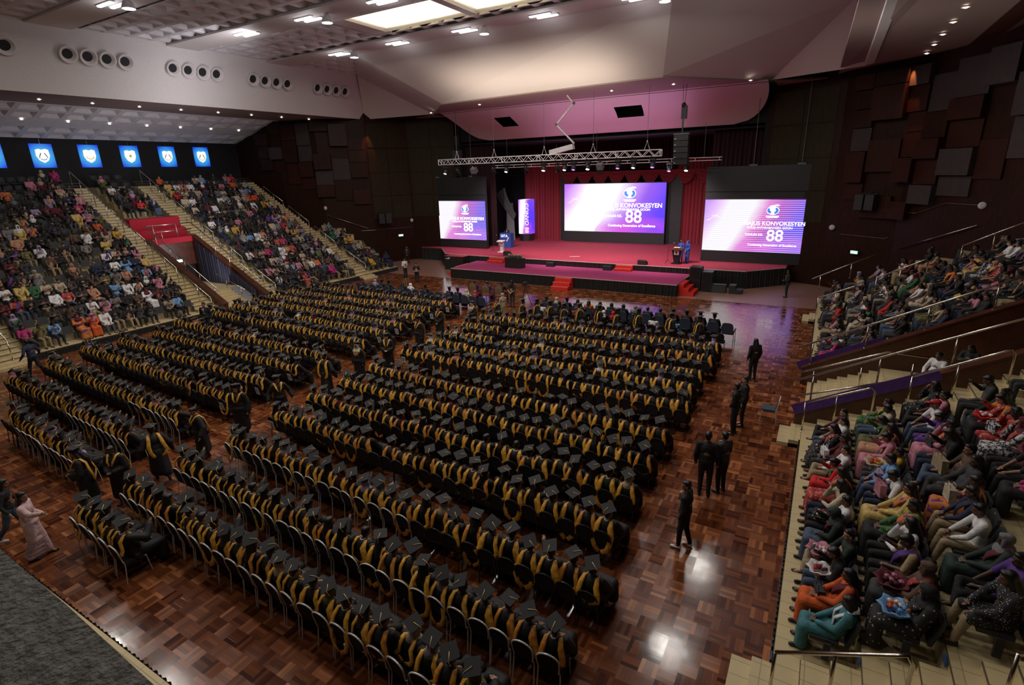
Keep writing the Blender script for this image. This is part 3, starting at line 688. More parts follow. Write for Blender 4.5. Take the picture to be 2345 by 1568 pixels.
def standing(arms='side', stride=0, yaw=0, pitch=0, lean=0, h=1.0):
    J = Pose(); J.seat = False; J.hip = V((0, 0, .95)); J.chest = V((0, lean * .6, 1.28)); J.neck = V((0, lean * .9 + .0, 1.47))
    J.head = V((0, .03 + lean + pitch * .08, 1.61)); J.yaw = yaw; J.pitch = pitch
    J.sh = [V((s * .19, lean * .8, 1.40)) for s in (-1, 1)]; J.hipj = [V((s * .09, 0, .92)) for s in (-1, 1)]
    J.knee = [V((s * .10, .03 - s * stride * .5, .50)) for s in (-1, 1)]; J.ank = [V((s * .10, -s * stride - (.04 if s * stride > 0 else 0), .08 + (.1 if s * stride > .2 else 0))) for s in (-1, 1)]
    if arms == 'side': J.el = [V((s * .25, -.03, 1.13)) for s in (-1, 1)]; J.ha = [V((s * .25, .06, .88)) for s in (-1, 1)]
    elif arms == 'front': J.el = [V((s * .25, .0, 1.12)) for s in (-1, 1)]; J.ha = [V((s * .06, .24, 1.08)) for s in (-1, 1)]
    elif arms == 'back': J.el = [V((s * .26, -.12, 1.14)) for s in (-1, 1)]; J.ha = [V((s * .05, -.2, .98)) for s in (-1, 1)]
    elif arms == 'point': J.el = [V((-.25, 0, 1.12)), V((.38, .2, 1.3))]; J.ha = [V((-.22, .18, 1.0)), V((.52, .45, 1.36))]
    elif arms == 'clasp': J.el = [V((s * .25, .02, 1.12)) for s in (-1, 1)]; J.ha = [V((s * .03, .16, .93)) for s in (-1, 1)]
    elif arms == 'wide': J.el = [V((s * .34, -.02, 1.15)) for s in (-1, 1)]; J.ha = [V((s * .4, .12, .95)) for s in (-1, 1)]
    return J
def hand(m, w_, el, side, r=1.0):
    d = (w_ - el).normalized(); u, v = ring_frame(d); lat = V((1, 0, 0)) - d * d.x
    lat = lat.normalized() if lat.length > .2 else u
    n = d.cross(lat)
    m.cap(w_ - d * .01, w_ + d * .05, .026 * r, .034 * r, 8)
    for k, L in enumerate((.062, .072, .068, .052)):
        b0 = w_ + d * .06 + lat * (.032 - .0215 * k) * side; b1 = b0 + d * L * .55 + n * .006; b2 = b1 + d * L * .35 - n * .022
        m.cap(b0, b1, .0092, .0088, 6); m.cap(b1, b2, .0088, .0075, 6)
    t0 = w_ + d * .02 + lat * .03 * side; m.cap(t0, t0 + d * .035 + lat * .03 * side, .012, .0095, 6)
def headprims(m, J, hs=1.0):
    h = J.head; R = Matrix.Rotation(J.yaw, 4, 'Z') @ Matrix.Rotation(-J.pitch, 4, 'X')
    def T(x, y, z): return h + (R @ V((x, y, z))) * hs
    mr = R
    m.ell(T(0, -.012, .03), (.077 * hs, .095 * hs, .09 * hs), 14, mr); m.ell(T(0, .022, -.045), (.058 * hs, .062 * hs, .068 * hs), 12, mr)
    m.cap(T(0, .08, .0), T(0, .098, -.028), .010 * hs, .015 * hs, 8); m.ell(T(0, .07, -.068), (.026, .014, .012), 8, mr)
    for s in (-1, 1): m.ell(T(s * .08, -.005, -.015), (.012, .02, .032), 8, mr); m.ell(T(s * .032, .072, .022), (.02, .014, .010), 8, mr)
    return T, R
def body_mesh(J, name, voxel=.012, ratio=None, hands=True):
    m = MB(); T, R = headprims(m, J)
    m.cap(J.neck - V((0, 0, .04)), J.head - V((0, .01, .05)), .056, .05)
    m.ell(J.chest, (.16, .11, .19), 14); m.ell(J.hip, (.16, .12, .13), 12); m.cap(J.hip, J.chest, .125, .13, 12)
    for i, s in enumerate((-1, 1)):
        m.cap(J.neck - V((0, 0, .05)), J.sh[i], .05, .055); m.cap(J.sh[i], J.el[i], .05, .038); m.cap(J.el[i], J.ha[i], .037, .025)
        if hands: hand(m, J.ha[i], J.el[i], -s)
        else: m.cap(J.ha[i], J.ha[i] + (J.ha[i] - J.el[i]).normalized() * .1, .032, .022)
        m.cap(J.hipj[i], J.knee[i], .085, .056); m.cap(J.knee[i], J.ank[i], .053, .036); m.cap(J.ank[i], J.ank[i] + V((0, .13, -.045)), .036, .03)
    Ri = R.inverted()
    def loc(c): q = c - np.array(J.head); return q @ np.array(Ri.to_3x3()).T
    def eye(c): q = loc(c); return (abs(abs(q[:, 0]) - .032) < .016) & (abs(q[:, 2] - .018) < .009) & (q[:, 1] > .05)
    def lip(c): q = loc(c); return (abs(q[:, 0]) < .026) & (abs(q[:, 2] + .068) < .011) & (q[:, 1] > .06)
    return remesh(m, name, ['skin0', 'eye', 'lip'], voxel, 2, ratio, [(eye, 1), (lip, 2)])
def hair_mesh(J, kind, name='hair', mats='hairblk', voxel=.014, ratio=None):
    m = MB(); h = J.head; R = Matrix.Rotation(J.yaw, 4, 'Z') @ Matrix.Rotation(-J.pitch, 4, 'X')
    def T(x, y, z): return h + (R @ V((x, y, z)))
    if kind == 'short':
        m.ell(T(0, -.028, .045), (.086, .096, .088), 14, R); m.ell(T(0, .03, .088), (.066, .055, .036), 10, R); m.ell(T(0, -.06, -.02), (.07, .05, .06), 10, R)
    elif kind == 'long':
        m.ell(T(0, -.026, .045), (.089, .098, .09), 14, R); m.ell(T(0, .03, .09), (.066, .055, .034), 10, R)
        m.cap(T(0, -.07, -.02), T(0, -.12, -.22), .075, .085); m.cap(T(0, -.12, -.22), T(0, -.15, -.36), .085, .05)
        for s in (-1, 1): m.cap(T(s * .07, -.02, .02), T(s * .09, -.05, -.16), .035, .045)
    elif kind == 'bun':
        m.ell(T(0, -.028, .045), (.087, .097, .088), 14, R); m.ell(T(0, .03, .088), (.066, .055, .034), 10, R); m.ell(T(0, -.125, .01), (.05, .045, .05), 10, R); m.ell(T(0, -.06, -.03), (.07, .05, .06), 10, R)
    elif kind == 'hijab':
        m.ell(T(0, -.03, .035), (.096, .108, .10), 14, R); m.cap(T(0, -.02, -.06), J.neck + V((0, .0, -.02)), .085, .12); m.ell(T(0, .03, .085), (.078, .06, .04), 10, R)
        for s in (-1, 1): m.cap(T(s * .066, .02, .04), T(s * .058, .03, -.08), .035, .035)
        m.ell(J.neck + V((0, .03, -.08)), (.20, .15, .11), 14); m.ell(J.neck + V((0, .10, -.17)), (.13, .07, .12), 12); m.cap(T(0, .02, -.12), T(0, .06, -.17), .05, .07)
    return remesh(m, name, mats, voxel, 3, ratio)
def top_mesh(J, name='shirt', mt='cl0', sleeve='long', loose=0, long_=False, voxel=.018, ratio=None):
    m = MB(); g = loose
    m.ell(J.chest + V((0, 0, .02)), (.178 + g, .125 + g, .185), 14); m.ell(lerp(J.hip, J.chest, .45), (.165 + g, .125 + g, .2), 12); m.ell(J.hip + V((0, .01, .04)), (.178 + g, .145 + g, .11), 12)
    m.cap(J.neck - V((0, .0, .055)), J.neck - V((0, .0, .02)), .078, .066)
    for i in (0, 1):
        m.cap(J.neck - V((0, 0, .06)), J.sh[i], .065, .07 + g * .4); e = J.el[i]
        m.cap(J.sh[i], e, .068 + g * .4, .053 + g * .5)
        if sleeve == 'long': m.cap(e, lerp(e, J.ha[i], .93), .052 + g * .5, .036 + g * .7)
    if long_:
        for i in (0, 1): m.cap(J.hipj[i] + V((0, 0, .02)), lerp(J.hipj[i], J.knee[i], .95), .115, .088)
        m.cap(lerp(J.hipj[0], J.knee[0], .7), lerp(J.hipj[1], J.knee[1], .7), .085, .085)
    return remesh(m, name, mt, voxel, 3, ratio)
def bottom_mesh(J, kind='trousers', name='trousers', mt='cl1', voxel=.018, ratio=None):
    m = MB(); m.ell(J.hip, (.168, .135, .12), 12)
    for i in (0, 1):
        if kind == 'trousers':
            m.cap(J.hipj[i], J.knee[i], .10, .072); m.cap(J.knee[i], J.ank[i] + V((0, 0, .03)), .07, .052)
        else:
            m.cap(J.hipj[i], J.knee[i], .12, .098); m.cap(J.knee[i], J.ank[i] + V((0, .0, .05)), .095, .11 if J.seat else .10)
    if kind == 'skirt':
        for t in (.3, .6, 1): m.cap(lerp(J.hipj[0], J.knee[0], t), lerp(J.hipj[1], J.knee[1], t), .095, .095)
        for t in (.25, .5, .75, .95): m.cap(lerp(J.knee[0], J.ank[0], t) + V((-.02 * t, 0, .02)), lerp(J.knee[1], J.ank[1], t) + V((.02 * t, 0, .02)), .09, .09)
    return remesh(m, name, mt, voxel, 3, ratio)
def shoe_mesh(J, name='shoe', mt='shoe', only=None, voxel=.014, ratio=None):
    m = MB()
    for i, s in enumerate((-1, 1)):
        if only is not None and i != only: continue
        a = J.ank[i]; m.cap(a + V((0, -.03, -.035)), a + V((s * .02, .15, -.045)), .042, .036, 8); m.cap(a + V((0, -.02, .0)), a + V((0, -.02, -.03)), .04, .042, 8)
    return remesh(m, name, mt, voxel, 2, ratio)
def gown_mesh(J, name='gown', mt='gown', voxel=.02, ratio=None):
    m = MB(); m.ell(J.chest + V((0, 0, .02)), (.20, .15, .19), 14); m.ell(lerp(J.hip, J.chest, .4), (.20, .16, .22), 12); m.ell(J.hip + V((0, .02, .03)), (.21, .18, .13), 12)
    m.cap(J.neck - V((0, 0, .06)), J.neck - V((0, 0, .03)), .085, .07)
    for i, s in enumerate((-1, 1)):
        m.cap(J.neck - V((0, 0, .06)), J.sh[i], .07, .08); m.cap(J.sh[i], J.el[i], .082, .09)
        e = J.el[i]; hnd = lerp(e, J.ha[i], .88); m.cap(e, hnd, .085, .075); m.cap(e + V((0, 0, -.04)), hnd + V((s * .02, -.03, -.11)), .075, .055); m.cap(hnd, hnd + V((s * .02, -.03, -.12)), .06, .045)
        if J.seat: m.cap(J.hipj[i], J.knee[i], .12, .10); m.cap(J.knee[i], J.ank[i] + V((0, -.02, .12)), .10, .12)
        else: m.cap(J.hipj[i], lerp(J.knee[i], J.ank[i], .45), .14, .15)
    if J.seat:
        for t in (.3, .6, 1): m.cap(lerp(J.hipj[0], J.knee[0], t), lerp(J.hipj[1], J.knee[1], t), .1, .1)
        for t in (.3, .6): m.cap(lerp(J.knee[0], J.ank[0], t), lerp(J.knee[1], J.ank[1], t), .095, .095)
        m.cap(V((-.17, -.1, .5)), V((-.2, -.05, .36)), .06, .03); m.cap(V((.17, -.1, .5)), V((.2, -.05, .36)), .06, .03)
    else:
        m.cap(J.hip + V((0, -.03, 0)), V((0, -.05, .40)), .18, .19); m.cap(V((-.08, 0, .8)), V((-.12, 0, .36)), .15, .14); m.cap(V((.08, 0, .8)), V((.12, 0, .36)), .15, .14)
    return remesh(m, name, mt, voxel, 3, ratio)
def ribbon(m, pts, wdt, up):
    """thick folded band through pts; up[i] is the outward normal"""
    vs = []; n = len(pts)
    for i, p in enumerate(pts):
        p = V(p); d = (V(pts[min(i + 1, n - 1)]) - V(pts[max(i - 1, 0)])).normalized(); nrm = V(up[i]).normalized(); l = d.cross(nrm).normalized(); w2 = wdt[i] / 2
        vs += [p - l * w2, p - l * w2 * .35 + nrm * .016, p + l * w2 * .3 + nrm * .007, p + l * w2 + nrm * .004, p + l * w2 * .9 - nrm * .012, p - l * w2 * .9 - nrm * .012]
    fs = [tuple(range(6))] + [tuple(reversed(range((n - 1) * 6, n * 6)))]
    for i in range(n - 1):
        for j in range(6): fs.append((i * 6 + j, (i + 1) * 6 + j, (i + 1) * 6 + (j + 1) % 6, i * 6 + (j + 1) % 6))
    m.add(vs, fs)
def hood_mesh(J, var=0, name='hood'):
    m = MB(); c = J.neck; by = J.chest.y; zs = J.chest.z
    w0 = (.10, .095, .125, .11, .115)[var % 5]; sk = (0, .03, -.03, .045, -.05)[var % 5]
    out = var == 1 or not J.seat
    back = (-.20 if out else -.155) if J.seat else -.175; low = ((.60 if var in (0, 3, 4) else .36) if J.seat else .86) - .03 * (var % 2)
    for s in (-1, 1):
        P = [(s * .03, by + .175, zs - .06), (s * .075, by + .16, zs + .06), (s * .105, c.y + .05, c.z - .0), (s * .125, c.y - .05, c.z + .018), (s * .15, by - .15, zs + .1), (s * .185, by + back - .01, zs - .08), (s * .20 + sk, by + back - .05, (zs + low) / 2 - .02)]
        Un = [(0, 1, .2), (s * .2, 1, .6), (0, .3, 1), (0, -.2, 1), (s * .2, -1, .8), (s * .2, -1, .2), (s * .1, -1, 0)]
        w = w0 * ((1, 1, 1, .7, 1.25)[var % 5] if s < 0 else (1, 1, 1, 1.3, .75)[var % 5]); Wn = [.05, .06, .065, .075, w, w * 1.1, w]
        yb = min(by + back - .08, -.40) if (J.seat and low < .5) else by + back - .03
        P += [(s * .15 + sk, (by + back - .05 + yb) / 2, low + .08), (s * .03 + sk, yb, low)]; Un += [(0, -1, 0), (0, -1, 0)]; Wn += [w, w * .9]
        ribbon(m, P, Wn, Un)
    return m.mesh(name, 'gold', True)
def sash_mesh(J, kind='sash'):
    m = MB(); c = J.neck + V((0, 0, .015)); by = J.chest.y + .028; zs = J.chest.z; bk = -.20
    if kind == 'sash': P = [(.12, by + .19, zs - .26), (.02, by + .185, zs - .06), (-.10, by + .14, zs + .1), (-.13, c.y, c.z + .01), (-.14, by - .13, zs + .1), (-.08, by + bk, zs - .1), (.03, by + bk, zs - .3)]; U = [(0, 1, .2), (0, 1, .3), (-.2, 1, .8), (0, 0, 1), (-.2, -1, .6), (0, -1, .2), (0, -1, 0)]; W = [.13, .15, .14, .11, .13, .14, .12]
    else: P = [(-.06, by + .18, zs - .28), (-.09, by + .17, zs), (-.12, c.y + .02, c.z), (-.05, c.y - .12, c.z + .02), (.05, c.y - .12, c.z + .02), (.12, c.y + .02, c.z), (.09, by + .17, zs), (.06, by + .18, zs - .28)]; U = [(0, 1, 0), (0, 1, .3), (0, .2, 1), (0, -1, .6), (0, -1, .6), (0, .2, 1), (0, 1, .3), (0, 1, 0)]; W = [.07, .075, .08, .08, .08, .08, .075, .07]
    ribbon(m, P, W, U); return m.mesh(kind, 'cl0', True)
def cap_mesh():
    m = MB(); m.lathe([(.088, -.02), (.095, .0), (.096, .05), (.08, .075)], 16)
    q = .135; m.box(-q, -q, .075, q, q, .086, Matrix.Rotation(PI / 4, 4, 'Z')); m.ell((0, 0, .09), (.012, .012, .008), 8)
    return m.mesh('cap', 'capm', False)
def tassel_mesh(ang):
    m = MB(); e = V((math.cos(ang) * .145, math.sin(ang) * .145, .092)); m.tube([(0, 0, .094), e], .0058, 6)
    m.tube([e, e + V((math.cos(ang) * .012, math.sin(ang) * .012, -.02)), e + V((math.cos(ang) * .01, math.sin(ang) * .01, -.12))], [.005, .006, .012], 6)
    return m.mesh('tassel', 'tassel', True)
for i, c in enumerate([(.24, .12, .075), (.14, .068, .042), (.40, .23, .15), (.08, .042, .027)]): M['skin%d' % i] = mat('skin_%d' % i, c, .5)
M['eye'] = mat('dark_eye', (.01, .008, .007), .3); M['lip'] = mat('lip', (.13, .035, .03), .5); M['hairblk'] = mat('black_hair', (.006, .005, .005), .45)
M['hairgrey'] = mat('grey_hair', (.2, .2, .2), .6); M['shoe'] = mat('black_shoe', (.012, .012, .012), .4); M['sneaker'] = mat('white_sneaker', (.7, .7, .7), .5)
CL = dict(palepink=(.60, .40, .41), white=(.75, .73, .74), cream=(.50, .42, .30), black=(.009, .009, .010), charcoal=(.035, .036, .04), navy=(.012, .018, .05), maroon=(.10, .008, .018), red=(.55, .012, .015),
    orange=(.62, .10, .015), pink=(.52, .20, .27), magenta=(.40, .02, .14), lilac=(.34, .27, .42), purple=(.09, .03, .22), skyblue=(.16, .34, .62), blue=(.03, .08, .38), teal=(.05, .19, .22),
    green=(.03, .12, .05), olive=(.12, .12, .04), mustard=(.52, .30, .03), brown=(.10, .055, .035), khaki=(.34, .26, .15), grey=(.17, .17, .18), peach=(.48, .24, .15), jeans=(.06, .09, .15), beige=(.38, .30, .22), darkgreen=(.014, .03, .024))
for k, c in CL.items(): M[k] = noisy('cloth_' + k, [x * .72 for x in c], [min(.85, x * 1.08) for x in c], 10, .8, .55, 16)
M['batik black'] = dotted('cloth_floral_black', (.012, .012, .012), (.45, .43, .4), 16, .22)
M['batik white'] = dotted('cloth_print_white', (.5, .5, .5), (.03, .03, .05), 18, .5, 'NOISE')
M['batik red'] = dotted('cloth_print_red', (.35, .03, .03), (.5, .3, .2), 15, .3)
M['batik blue'] = dotted('cloth_print_blue', (.06, .12, .3), (.5, .55, .6), 14, .3)
M['sari gold'] = dotted('cloth_sari_gold', (.48, .33, .10), (.62, .5, .2), 20, .4, 'NOISE')
M['sari green'] = dotted('cloth_sari_green', (.03, .12, .04), (.5, .3, .05), 9, .42, 'NOISE')
M['sari orange'] = dotted('cloth_sari_orange', (.55, .16, .03), (.12, .03, .2), 7, .42, 'NOISE')
M['polka'] = dotted('cloth_polka', (.012, .012, .014), (.7, .7, .7), 34, .2)
for k in ('cl0', 'cl1'): M[k] = M['black']

def mk(name, me, parent=None, slots=None):
    o = D.objects.new(name, me); COL.objects.link(o)
    if parent: o.parent = parent
    return o
_var = {}
def setm(o, i, key):
    k = (o.data.name, i, key)
    if k not in _var:
        me = o.data.copy(); me.materials[i] = M[key]; _var[k] = me
    o.data = _var[k]
# ---- graduates
GP = [seated(-.10, 0, .05), seated(-.04, .25, .25, 'lap'), seated(-.12, -.35, .0, 'lap'), seated(.03, .05, .35, 'knees'), seated(-.10, .15, .1, 'phone')]
G = []
capme = cap_mesh(); TAS = [tassel_mesh(a) for a in (-.4, -1.1, .35, -1.9)]
shoe_ = shoe_mesh(GP[0])
for J in GP:
    v = dict(J=J, body=body_mesh(J, 'graduate_body', .013), gown=gown_mesh(J), hood=[hood_mesh(J, k) for k in range(5)], hair={k: hair_mesh(J, k, {'hijab': 'headscarf'}.get(k, 'hair'), 'hairblk' if k != 'hijab' else 'cl0') for k in ('short', 'long', 'hijab')})
    q = MB(); c0 = J.neck + V((0, -.005, .0)); q.lathe([(.066, -.03), (.062, .025), (.052, .028), (.052, -.03)], 14, tuple(c0)); v['collar'] = q.mesh('collar', 'white', True)
    G.append(v)
def low(me, ratio):
    o = D.objects.new('t', me.copy()); COL.objects.link(o); d = o.modifiers.new('d', 'DECIMATE'); d.ratio = ratio
    dg = bpy.context.evaluated_depsgraph_get(); out = D.meshes.new_from_object(o.evaluated_get(dg), depsgraph=dg); D.objects.remove(o)
    out.calc_loop_triangles(); n = len(out.vertices); v = np.empty(n * 3, np.float32); out.vertices.foreach_get('co', v)
    t = np.empty(len(out.loop_triangles) * 3, np.int32); out.loop_triangles.foreach_get('vertices', t); mi = np.empty(len(out.loop_triangles), np.int32); out.loop_triangles.foreach_get('material_index', mi)
    return v.reshape(-1, 3), t.reshape(-1, 3), mi
class Mass:
    """what is left of a crowd beyond the individual ones: one object"""
    def __init__(s): s.v = []; s.t = []; s.m = []; s.n = 0; s.mats = []
    def put(s, lo, mx, keys):
        v, t, mi = lo; R = np.array(mx.to_3x3()); T = np.array(mx.translation)
        s.v.append(v @ R.T + T); s.t.append(t + s.n); s.n += len(v)
        ks = []
        for k in keys:
            if k not in s.mats: s.mats.append(k)
            ks.append(s.mats.index(k))
        s.m.append(np.array(ks)[np.minimum(mi, len(ks) - 1)])
    def build(s, name):
        v = np.concatenate(s.v); t = np.concatenate(s.t); m = np.concatenate(s.m); me = D.meshes.new(name)
        me.vertices.add(len(v)); me.vertices.foreach_set('co', v.astype(np.float32).ravel()); me.loops.add(t.size); me.loops.foreach_set('vertex_index', t.astype(np.int32).ravel())
        me.polygons.add(len(t)); me.polygons.foreach_set('loop_start', np.arange(0, t.size, 3, dtype=np.int32)); me.polygons.foreach_set('loop_total', np.full(len(t), 3, np.int32))
        for k in s.mats: me.materials.append(M[k])
        me.polygons.foreach_set('material_index', m.astype(np.int32)); me.polygons.foreach_set('use_smooth', [True] * len(t)); me.update(calc_edges=True); me.validate()
        o = D.objects.new(name, me); COL.objects.link(o); o['kind'] = 'stuff'; return o
def TR(loc, rz=0, sc=1.0): return Matrix.Translation(V(loc)) @ Matrix.Rotation(rz, 4, 'Z') @ Matrix.Scale(sc, 4)
# ---- banquet chair (faces +y, seat centre at origin)
def chair_parts():
    P = {}
    m = MB(); sh = [(-.21, -.2), (.21, -.2), (.225, .1), (.2, .22), (-.2, .22), (-.225, .1)]; m.slab([(x, y, .46) for x, y in sh], (0, 0, -.055)); m.slab([(x * .94, y * .94, .475) for x, y in sh], (0, 0, -.02)); P['seat'] = m
    def bk(x, z): return (x, -.225 - (z - .46) * .17, z)
    out = [bk(.19 * c, z) for c, z in ()]
    pts = [(-.17, .5), (-.19, .66), (-.19, .76)] + [(-.19 * math.cos(a), .76 + .14 * math.sin(a)) for a in [PI * i / 10 for i in range(1, 10)]] + [(.19, .76), (.19, .66), (.17, .5)]
    m = MB(); m.slab([bk(x * .93, z if z < .7 else .7 + (z - .7) * .95) for x, z in pts], (0, .035, .0)); P['backrest'] = m
    m = MB(); m.tube([bk(x, z) for x, z in pts], .0145, 6); P['back_frame'] = m
    legs = []
    for s in (-1, 1):
        m = MB(); m.tube([(s * .185, -.225, .52), (s * .19, -.215, .42), (s * .2, -.27, 0)], .0115, 6); legs.append(m)
        m = MB(); m.tube([(s * .2, .0, .43), (s * .205, .19, .42), (s * .21, .235, 0)], .0115, 6); legs.append(m)
    return P, legs
CP, CLG = chair_parts()
def make_chair(fr, fab):
    t = empty('banquet_chair'); CP['seat'].build('seat', fab, t); CP['backrest'].build('backrest', fab, t); CP['back_frame'].build('back_frame', fr, t)
    for l in CLG: l.build('leg', fr, t)
    return t
def chair_single(fr, fab):
    m = MB()
    for q, k in ((CP['seat'], 1), (CP['backrest'], 1), (CP['back_frame'], 0)) + tuple((l, 0) for l in CLG): m.cur = k; m.add(q.v, q.f)
    return m.mesh('banquet_chair', [fr, fab])
# ================================================================ FLOOR SEATING
def rowslope(y): return -.04 if y < 20 else -.02
ROWS = []   # (y at x=-14, letter or None)
# nearest first: (y at aisle, right x0, right x1, left x0, left x1, letter)
RW = [(3.9, -14.05, -12.1, None, None, ''), (4.95, -14.05, -3.6, -22.5, -17.3, 'M'), (6.25, -14.1, -2.95, -27.0, -17.35, 'L'), (7.75, -14.15, -2.85, -28.0, -17.4, 'K'), (9.45, -14.5, -3.2, -28.8, -17.4, 'J'),
      (10.9, -14.5, -3.25, -28.5, -17.5, 'I'), (12.4, -14.6, -3.3, -28.3, -17.6, 'H'), (13.95, -14.7, -3.3, -29.6, -17.7, 'G'), (16.1, -14.8, -3.2, -30.0, -17.6, 'F'), (17.65, -14.8, -3.4, -30.2, -17.8, 'E'),
      (19.1, -14.8, -3.4, -30.2, -18.0, 'D'), (20.7, -14.9, -3.35, -30.3, -18.0, 'C'), (22.3, -14.9, -3.4, -30.3, -18.2, 'B'), (23.9, None, None, -30.3, -18.3, 'A')]
slots = []   # x, y, letter, block, seat number from centre aisle, back-row index
for ri, (y, a, b_, c, d, let) in enumerate(RW):
    for blk, x0, x1 in (('right', a, b_), ('left', c, d)):
        if x0 is None: continue
        n = int(round((x1 - x0) / .452)) + 1
        for i in range(n):
            x = x0 + (x1 - x0) * i / max(1, n - 1); yy = y + rowslope(y) * (x + 14) + (.05 if y < 20 and blk == 'left' else 0)
            slots.append(dict(x=x, y=yy + .24, let=let, blk=blk, n=(i + 1 if blk == 'right' else n - i), ri=ri, rx=rng.rand(), edge=(i == 0 if blk == 'right' else i == n - 1)))
slots.sort(key=lambda s: s['x'] ** 2 + s['y'] ** 2 + 50)
silver0 = make_chair('silver', 'seatblack'); black0 = make_chair('blackmetal', 'seatblack')
smsh = {k: chair_single(k, 'seatblack') for k in ('silver', 'blackmetal')}
def lowm(mb, cuts=None): 
    me = mb if isinstance(mb, D.meshes.__class__) else mb
    return low(me, 1.0)
lowchair = low(smsh['blackmetal'], 1.0)
gl = [dict(body=low(v['body'], .03), gown=low(v['gown'], .1), hood=low(v['hood'][0], .6), hair=low(v['hair']['short'], .16), scarf=low(v['hair']['hijab'], .1)) for v in G]
lowcap = low(capme, 1.0); lowtas = [low(t, 1.0) for t in TAS]
mass_g, mass_c = Mass(), Mass(); used = {}; ng = nc = 0
HJ = ['lilac', 'grey', 'beige', 'peach', 'olive', 'white', 'pink', 'cream', 'maroon', 'black']
rowname = lambda s: {'': 'short back row', 'M': 'second back row', 'L': 'third back row'}.get(s['let'], 'row ' + s['let'])
for si, s in enumerate(slots):
    x, y = s['x'], s['y']; rr = random.Random(si * 7 + 3)
    silver = s['ri'] < 3 or (s['ri'] == 3 and ((s['blk'] == 'right' and x < -7.2) or (s['blk'] == 'left' and x > -21.5)))
    where = '%s of %s block, %s from centre aisle' % (rowname(s), s['blk'], ordn(s['n']))
    yaw = rr.uniform(-.06, .06) + (rr.uniform(-.1, .1))
    if nc < 300:
        if si < 130:
            t = copy_of(silver0 if silver else black0, (x, y, 0), yaw)
        else:
            t = D.objects.new('banquet_chair', smsh['silver' if silver else 'blackmetal']); COL.objects.link(t); t.location = (x, y, 0); t.rotation_euler = (0, 0, yaw)
        tag(t, ('silver-framed' if silver else 'black-framed') + ' black chair in ' + where, 'chair', 'banquet chairs in rows on the parquet'); nc += 1
    else: mass_c.put(lowchair, TR((x, y, 0), yaw), ['blackmetal', 'seatblack'])
    empty_seat = rr.random() < (.02 if s['ri'] < 9 else .03) and si > 40
    if empty_seat: continue
    v_i = rr.choice([0, 0, 1, 2, 2, 3, 4]) if s['ri'] < 8 else rr.choice([0, 1, 2])
    v = G[v_i]; J = v['J']; sc = rr.uniform(.95, 1.04); loc = (x + rr.uniform(-.02, .02), y + .13, .0); k = rr.random()
    kind = 'short' if k < .5 else ('hijab' if k < .72 else 'long'); sk = 'skin%d' % rr.choice([0, 0, 1, 2, 3]); scarf = rr.choice(HJ)
    ct = rr.uniform(-.5, .5); tilt = rr.uniform(-.2, .16) + J.pitch * .5 - .36; ti = rr.randrange(4); bare = rr.random() < .04
    if bare and kind == 'hijab': kind = 'short'
    cm = Matrix.Translation(J.head + Matrix.Rotation(J.yaw, 3, 'Z') @ V((0, -.02 - .02 * tilt, .085))) @ Matrix.Rotation(J.yaw + ct, 4, 'Z') @ Matrix.Rotation(-tilt, 4, 'X') @ Matrix.Rotation(rr.uniform(-.12, .12), 4, 'Y')
    if ng < 300:
        t = D.objects.new('graduate', v['body']); COL.objects.link(t); t.location = loc; t.rotation_euler = (0, 0, yaw * 1.5); t.scale = (sc,) * 3
        setm(t, 0, sk)
        mk('gown', v['gown'], t); hd = mk('hood', v['hood'][rr.choice([0, 0, 3, 4, 2, 0, 3, 4, 1])], t)
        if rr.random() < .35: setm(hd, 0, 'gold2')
        h = mk('headscarf' if kind == 'hijab' else 'hair', v['hair'][kind], t)
        if kind == 'hijab': setm(h, 0, scarf)
        if not bare:
            c = mk('mortarboard', capme, t); c.matrix_local = cm; mk('tassel', TAS[ti], c)
        if rr.random() < .3 and kind != 'hijab': mk('collar', v['collar'], t)
        what = {'short': 'short-haired', 'long': 'long-haired', 'hijab': scarf + '-scarfed'}[kind]
        tag(t, '%s graduate, %s%s' % (what, 'bareheaded, ' if bare else '', where), 'person', 'seated graduates in black gowns and gold hoods'); ng += 1
    else:
        mx = TR(loc, yaw * 1.5, sc); q = gl[v_i]
        mass_g.put(q['body'], mx, [sk, 'eye', 'lip']); mass_g.put(q['gown'], mx, ['gown']); mass_g.put(q['hood'], mx, ['gold'])
        mass_g.put(q['scarf'] if kind == 'hijab' else q['hair'], mx, [scarf if kind == 'hijab' else 'hairblk'])
        if not bare: mass_g.put(lowcap, mx @ cm, ['capm']); mass_g.put(lowtas[ti], mx @ cm, ['tassel'])
    # row letter signs on the aisle chairs
for s in slots:
    if s['edge'] and s['let'] in 'ABCDEFGHIJ' and s['let']:
        t = tag(empty('row_sign', (s['x'], s['y'] - .30, .64)), 'white sheet lettered %s taped to aisle chair of %s block' % (s['let'], s['blk']), 'sign', 'row letter signs')
        t.rotation_euler = (.17, 0, 0); q = MB(); q.box(-.11, -.012, -.15, .11, -.006, .15); q.build('sheet', 'paper', t)
        text('letter', s['let'], .24, (0, -.014, 0), (PI / 2, 0, 0), 'ink', t, 'CENTER', .001)
for o in (silver0, black0):
    for ch in list(o.children): D.objects.remove(ch)
    D.objects.remove(o)
o = mass_g.build('graduates'); o['label'] = 'far rows of seated graduates in gowns, hoods and mortarboards nearer the stage'; o['category'] = 'crowd'
o = mass_c.build('banquet_chairs'); o['label'] = 'far rows of black banquet chairs under the graduates nearer the stage'; o['category'] = 'chairs'
